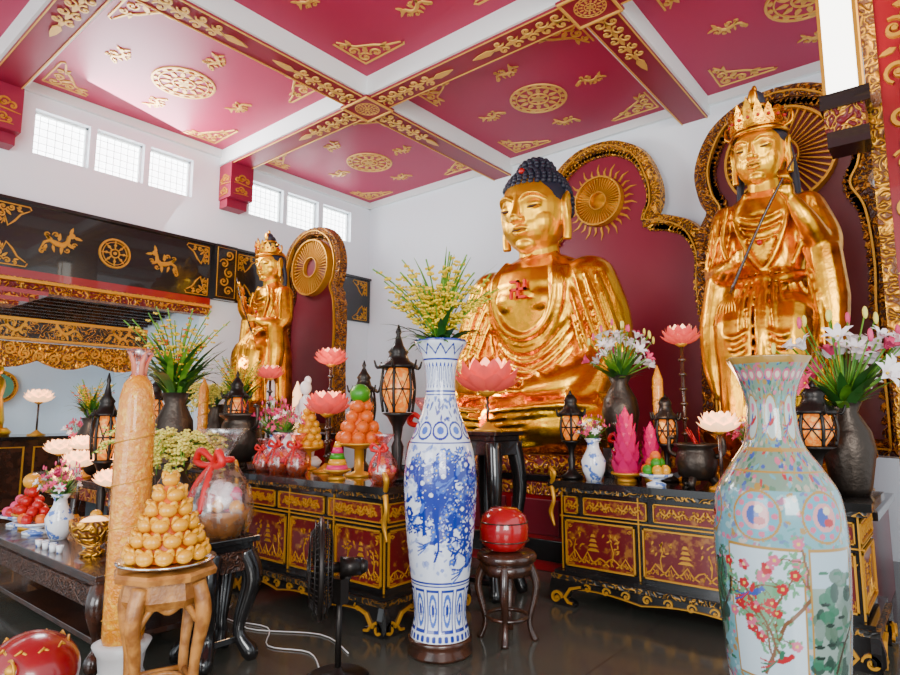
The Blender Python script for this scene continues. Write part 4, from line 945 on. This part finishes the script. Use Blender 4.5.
bouquet('orchid_arrangement',(-4.25,2.14,.55),'cream',.8,'tall')
bouquet('lily_arrangement',(-2.28,5.1,.97+.25),'lily',1.0,'tall')
bouquet('lily_arrangement',(-.60,4.98,.97),'lily',1.3,'tall')
bouquet('small_flower_vase',(-2.34,4.68,.97),'pinkmix',.42,'vase')
bouquet('small_flower_vase',(-5.45,1.85,.55),'pinkmix',.55,'vase')
bouquet('small_flower_vase',(-4.75,3.42,1.0),'pinkmix',.5,'vase')
bouquet('small_flower_vase',(-8.1,2.9,.85),'pinkmix',.6,'vase')
bouquet('leafy_flower_arrangement',(-7.55,2.8,.85),'green',.7,'tall')
bouquet('small_flower_vase',(-5.05,3.5,1.0),'pinkmix',.7,'vase')
bouquet('leafy_flower_arrangement',(-7.4,3.75,1.0),'green',.85,'tall')
bouquet('leafy_flower_arrangement',(-6.55,3.75,1.0),'cream',.7,'tall')
bouquet('small_flower_vase',(-1.22,5.0,.97),'pinkmix',.4,'vase')
mb=MB(); mb.box(-2.4,-2.16,4.98,5.22,.97,1.22,BLACK); mb.done('wooden_riser',bevel=.005)

# ------------------------------------------------------------ offerings
def footed(mb,R,H,m=GILT): mb.lathe([(R*.6,0),(R*.6,.02),(R*.2,.04),(R*.2,H-.04),(R*.8,H-.01),(R,H),(R,H+.015),(R*.5,H)],m,seg=20); return H
def fruit_tower(name,loc,R,H,rows,m,top=None,fr=.045):
    mb=MB(); z=footed(mb,R,H)+fr
    for k in range(rows):
        r=(R-fr)*(1-k/rows*.85); n=max(1,int(2*pi*r/(fr*1.95)))
        for i in range(n): a=2*pi*(i+.5*(k%2))/n; mb.sph((r*cos(a),r*sin(a),z),fr,m,10,7); mb.sph((r*cos(a)*1.02,r*sin(a)*1.02,z+fr),.007,LEAFD,5,4)
        z+=fr*1.55
    mb.lathe([(R*.7,H+.01),(R*.1,z-fr*1.2)],m,seg=12)
    if top: mb.sph((0,0,z+.02),(fr*1.6,fr*1.6,fr*1.5),top,12,8)
    return mb.done(name,loc)
fruit_tower('orange_pyramid',(-3.86,3.5,1.0),.20,.26,4,ORANGE,GFRUIT,.055)
fruit_tower('golden_offering_cone',(-4.66,3.6,1.0),.14,.20,6,YFRUIT,None,.038)
def cone_offering(name,loc,m,H=.42,R=.09):
    mb=MB(); h=footed(mb,R*1.1,.06); n=6
    for k in range(n):
        r=R*(1-.55*k/n); z=h+H*.8*k/n; c=9
        for i in range(c):
            a=2*pi*(i+.5*(k%2))/c; ca,sa=cos(a),sin(a); g=[]
            for t in (0,.5,1): rr=r*(.7+.45*t); w=r*.42*sin(pi*(.3+.65*t)); g.append([(rr*ca-u*w*sa,rr*sa+u*w*ca,z+H*.22*t) for u in (-1,0,1)])
            mb.surf(g,m)
    mb.lathe([(R*.9,h),(R*.45,h+H*.8),(0.002,h+H)],m,seg=12); return mb.done(name,loc)
cone_offering('magenta_lotus_tower',(-2.1,4.78,.97),MAGENTA,.54,.115)
cone_offering('magenta_lotus_tower',(-1.96,4.95,.97),MAGENTA,.42,.09)
mb=MB(); h=footed(mb,.11,.07)
for k,mm in enumerate((MAGENTA,YFRUIT,GFRUIT,MAGENTA,YFRUIT)): mb.lathe([(.09-.014*k,h+.045*k),(.075-.014*k,h+.045*k+.045)],mm,seg=14)
mb.done('sweets_cone',(-3.78,3.2,1.0))
for x,y,s in ((-4.62,3.25,.6),(-4.35,3.25,.6),(-4.85,3.25,.5),(-3.32,3.25,.62),(-3.3,3.75,1.1)): gift_basket('wrapped_offering',(x,y,1.0),s,CELLOP,(PKF,YFRUIT,RFRUIT))
gift_basket('wrapped_offering',(-2.2,4.98,.97),.8,CELLO,(GFRUIT,YFRUIT,PKF))
gift_basket('wrapped_offering',(-1.02,4.75,.97),.95,CELLOP,(PKF,RFRUIT,YFRUIT))
def pot(name,loc,R,H):
    mb=MB(); mb.lathe([(R*.5,.05),(R*.85,H*.25),(R,H*.55),(R*.9,H*.8),(R*.8,H*.88),(R*1.05,H*.94),(R*1.05,H),(R*.85,H),(R*.8,H*.85)],BRONZE,seg=28)
    for i in range(3): a=i*2.1+.5; mb.tube([(R*.6*cos(a),R*.6*sin(a),H*.25),(R*.85*cos(a),R*.85*sin(a),H*.1),(R*.75*cos(a),R*.75*sin(a),0)],[.035,.03,.02],BRONZE,8,sm=True)
    for q in (-1,1): mb.tube([(q*R*.95,0,H*.7),(q*R*1.3,0,H*.8),(q*R*1.3,0,H*1.1),(q*R*1.05,0,H*1.12)],.018,BRONZE,8,sm=True)
    for i in range(5): mb.tube([(U(-.05,.05),U(-.05,.05),H*.85),(U(-.07,.07),U(-.07,.07),H+U(.05,.15))],.0025,RIB,4)
    return mb.done(name,loc)
pot('incense_burner',(-1.55,4.78,.97),.15,.32)
pot('incense_burner',(-5.4,3.36,1.0),.2,.52)
pot('incense_burner',(-4.5,2.2,.55),.10,.2)
def candle(name,loc,R,H,m=CANDLE):
    mb=MB(); mb.lathe([(R*1.6,0),(R*1.7,.02),(R*.8,.05),(R*1.2,.09),(R,.1)],GILT,seg=16); mb.lathe([(R,.1),(R*1.05,.12),(R*1.05,H-.12),(R*.9,H-.1),(R*.4,H-.04),(.004,H)],m,seg=16)
    mb.tube([(R*1.05*cos(t*.5),R*1.05*sin(t*.5),.14+(H-.3)*t/60) for t in range(61)],.007,GILT,5); return mb.done(name,loc)
candle('altar_candle',(-1.95,5.12,.97),.042,.95); candle('altar_candle',(-5.8,3.95,1.0),.045,.95,WFLOW); candle('altar_candle',(-5.3,3.93,1.0),.045,.85,WLOT); candle('altar_candle',(-6.3,3.45,1.0),.05,.9)
def plate_fruit(name,loc,R,cols):
    mb=MB(); h=footed(mb,R,.08,PORC)
    for k,(r,n,z) in enumerate(((R*.6,6,.04),(R*.3,3,.09),(0,1,.14))):
        for i in range(n): a=2*pi*i/n+k; mb.sph((r*cos(a),r*sin(a),h+z),.042,random.choice(cols),9,6)
    return mb.done(name,loc)
plate_fruit('fruit_plate',(-1.80,4.62,.97),.12,(YFRUIT,GFRUIT,ORANGE)); plate_fruit('fruit_plate',(-5.85,1.82,.55),.16,(RFRUIT,ORANGE)); plate_fruit('fruit_plate',(-6.38,1.85,.55),.15,(RFRUIT,PKF)); plate_fruit('fruit_plate',(-6.85,2.85,.85),.14,(ORANGE,YFRUIT)); plate_fruit('fruit_plate',(-5.95,2.62,.85),.10,(ORANGE,GFRUIT))
plate_fruit('fruit_plate',(-6.75,3.4,1.0),.14,(RFRUIT,YFRUIT)); plate_fruit('fruit_plate',(-4.95,1.92,.55),.12,(RFRUIT,YFRUIT))
fruit_tower('golden_offering_cone',(-6.38,2.88,.85),.11,.14,5,YFRUIT,None,.038)
fruit_tower('orange_pyramid',(-6.12,1.85,.55),.13,.12,3,RFRUIT,YFRUIT,.045)
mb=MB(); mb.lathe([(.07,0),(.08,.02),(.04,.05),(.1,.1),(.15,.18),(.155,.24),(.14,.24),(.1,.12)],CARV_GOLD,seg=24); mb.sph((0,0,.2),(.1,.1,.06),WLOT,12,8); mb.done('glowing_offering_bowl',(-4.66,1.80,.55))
mb=MB()
for i in range(6): mb.T=TM(.07*i,0.02*(i%2),0); mb.lathe([(.018,0),(.025,.05),(.022,.05)],PORC,seg=12)
mb.T=np.eye(4); mb.done('tea_cups',(-5.25,1.66,.55))
def figurine(name,loc,s,m):
    mb=MB(); mb.T=TM(s=s); mb.lathe([(.12,0),(.14,.04),(.1,.08)],m,seg=16); mb.lathe([(.09,.08),(.1,.15),(.075,.3),(.06,.38),(.085,.48),(.07,.54),(.025,.58)],m,seg=16,sy=.7,wave=lambda a,z:1+.05*sin(7*a))
    mb.sph((0,-.01,.64),(.045,.05,.06),m,12,8); mb.sph((0,.01,.70),(.03,.03,.04),m,8,6)
    for q in (-1,1): mb.tube([(q*.08,0,.5),(q*.1,-.03,.38),(q*.02,-.09,.42)],[.03,.03,.015],m,8,sm=True)
    return mb.done(name,loc)
figurine('guanyin_figurine',(-5.0,3.82,1.0),1.2,WFLOW); figurine('guanyin_figurine',(-7.85,3.85,1.0),1.2,FACEG); figurine('guanyin_figurine',(-6.95,3.9,1.0),1.0,FACEG); figurine('guanyin_figurine',(-10.7,2.7,1.2),1.5,FACEG); figurine('guanyin_figurine',(-10.7,1.6,1.2),1.5,FACEG)

# ------------------------------------------------------------ fan, stool, wooden fish, cable
fan=MB(); fan.lathe([(.17,0),(.18,.02),(.15,.035),(.03,.05),(.025,.07)],BLKMET,seg=28)
fan.tube([(0,0,.04),(0,0,.5)],.018,BLKMET,10)
fan.T=TM(0,0,.62,math.atan2(-.6362,-.7715)+.22)
fan.tube([(-.12,0,0),(.0,0,0)],[.05,.06],BLKMET,16); fan.tube([(-.16,0,0),(-.12,0,0)],[.03,.05],BLKMET,16); fan.tube([(0,0,-.14),(-.05,0,-.04)],.025,BLKMET,8)
fx=.11
for rr,o in ((.27,0),(.265,.035),(.265,-.035),(.2,.06),(.2,-.06),(.1,.07)): fan.ring((fx+o,0,0),rr,.0045,BLKMET,36,5,'x')
fan.ring((fx,0,0),.272,.016,BLKMET,36,6,'x')
for i in range(48):
    a=2*pi*i/48; c_,s_=cos(a),sin(a)
    fan.tube([(fx+.072,.05*c_,.05*s_),(fx+.06,.2*c_,.2*s_),(fx,.27*c_,.27*s_),(fx-.06,.2*c_,.2*s_),(fx-.06,.06*c_,.06*s_)],.0032,BLKMET,4)
fan.tube([(fx+.06,0,0),(fx+.08,0,0)],.055,BLKMET,20); fan.tube([(0,0,0),(fx+.03,0,0)],.03,BLKMET,14)
for i in range(4):
    a=i*pi/2+.4; g=[]
    for t in (0,.5,1):
        r=.04+.19*t; w=.04+.07*t; g.append([(fx+.02+u*.03*(1),r*cos(a+u*w/r*.6),r*sin(a+u*w/r*.6)) for u in (-1,0,1)])
    fan.surf(g,BLKMET)
fan.T=np.eye(4); fan.box(-.045,.045,-.03,.03,.42,.56,BLKMET)
fan.done('electric_fan',(-2.86,2.46,0))
mb=MB()
mb.lathe([(.17,.50),(.2,.52),(.205,.55),(.19,.57),(.0,.57)],DKW,seg=28); mb.lathe([(.17,.43),(.18,.5)],DKW,seg=28)
for i in range(4):
    a=i*pi/2+.5; mb.tube([(.15*cos(a),.15*sin(a),.5),(.2*cos(a),.2*sin(a),.35),(.15*cos(a),.15*sin(a),.12),(.19*cos(a),.19*sin(a),0)],[.03,.028,.018,.025],DKW,8,sm=True)
mb.ring((0,0,.15),.14,.014,DKW,24,6)
mb.done('round_stool',(-2.48,3.62,0))
mb=MB(); mb.lathe([(.05,.0),(.13,.02),(.165,.08),(.17,.16),(.15,.24),(.09,.29),(.0,.3)],REDV,seg=28); mb.ring((0,0,.08),.168,.005,DKW,30,6); mb.ring((0,0,.2),.163,.005,DKW,30,6); mb.done('red_seat_pad',(-2.50,3.62,.57))  # drum shape stands for the red cushion of the seat
mb=MB()
mb.lathe([(.13,0),(.15,.03),(.11,.06),(.13,.12)],DKW,seg=20); mb.sph((0,0,.29),(.22,.2,.18),LAQ,28,18)
mb.tube([(-.17,-.13,.28),(-.06,-.203,.25),(.06,-.203,.25),(.17,-.13,.28)],.014,BLACK,8,sm=True)
for q in (-1,1):
    mb.sph((q*.13,-.12,.36),.03,GILT,10,6)
    mb.ring((q*.13,-.125,.36),.045,.007,GILT,18,5,'y')
mb.T=TM(0,0,.29)
for k in range(10): a=k*.63; mb.tube([(.15*cos(a+t*.15),.14*sin(a+t*.15),.135-.02*sin(t*.9)) for t in range(5)],.006,GILT,5)
mb.T=np.eye(4); mb.done('wooden_fish',(-3.50,1.12,0))
mb=MB(); mb.tube([(-3.0,2.45,.008),(-3.3,2.6,.008),(-3.6,2.5,.008),(-3.9,2.7,.008),(-4.3,2.62,.008),(-4.6,2.85,.008)],.004,WPLA,6,sm=True); mb.tube([(-3.1,2.75,.008),(-3.5,2.85,.008),(-4.0,2.6,.008),(-4.4,2.8,.008)],.004,WPLA,6,sm=True); mb.done('power_cable')

# ------------------------------------------------------------ light
w=bpy.data.worlds.new('w'); bpy.context.scene.world=w; w.use_nodes=True
w.node_tree.nodes['Background'].inputs['Color'].default_value=(.86,.94,1,1); w.node_tree.nodes['Background'].inputs['Strength'].default_value=1.7
def area(loc,tgt,size,e,c=(1,1,1)):
    l=bpy.data.lights.new('daylight','AREA'); l.energy=e; l.size=size; l.color=c; o=bpy.data.objects.new('added_fill_light',l); bpy.context.collection.objects.link(o)  # added area lamp for fill
    o.location=loc; o.rotation_euler=(Vector(tgt)-Vector(loc)).to_track_quat('-Z','Y').to_euler()
area((3.5,-2.5,3.2),(-4,5,2.4),3.,560,(1,.98,.94))
area((-2.5,-3.2,2.2),(-4,5,3.5),3.,220,(.95,.98,1))
area((XL+.3,3.4,5.0),(-3,5,4.2),1.6,220,(.93,.97,1))  # added fill just inside the left windows
area((-10.3,1.0,3.0),(-10.5,2.5,0),1.5,130,(.88,.94,1))  # added fill inside the aisle to brighten its wall
pl(-3.2,4.2,2.2,12); pl(-4.35,3.3,1.95,9); pl(-6.9,2.3,1.35,16); pl(-1.8,4.7,1.6,6); pl(-7.4,4.5,2.2,10); pl(-3.9,5.4,1.6,14,(1,.75,.45))

cam=bpy.data.cameras.new('cam'); cam.lens=24.54; cam.sensor_width=36; cam.clip_end=60
o=bpy.data.objects.new('camera',cam); bpy.context.collection.objects.link(o); o.location=(0,0,1.5)
o.rotation_euler=(math.radians(90+7.2),0,math.radians(39.51)); bpy.context.scene.camera=o
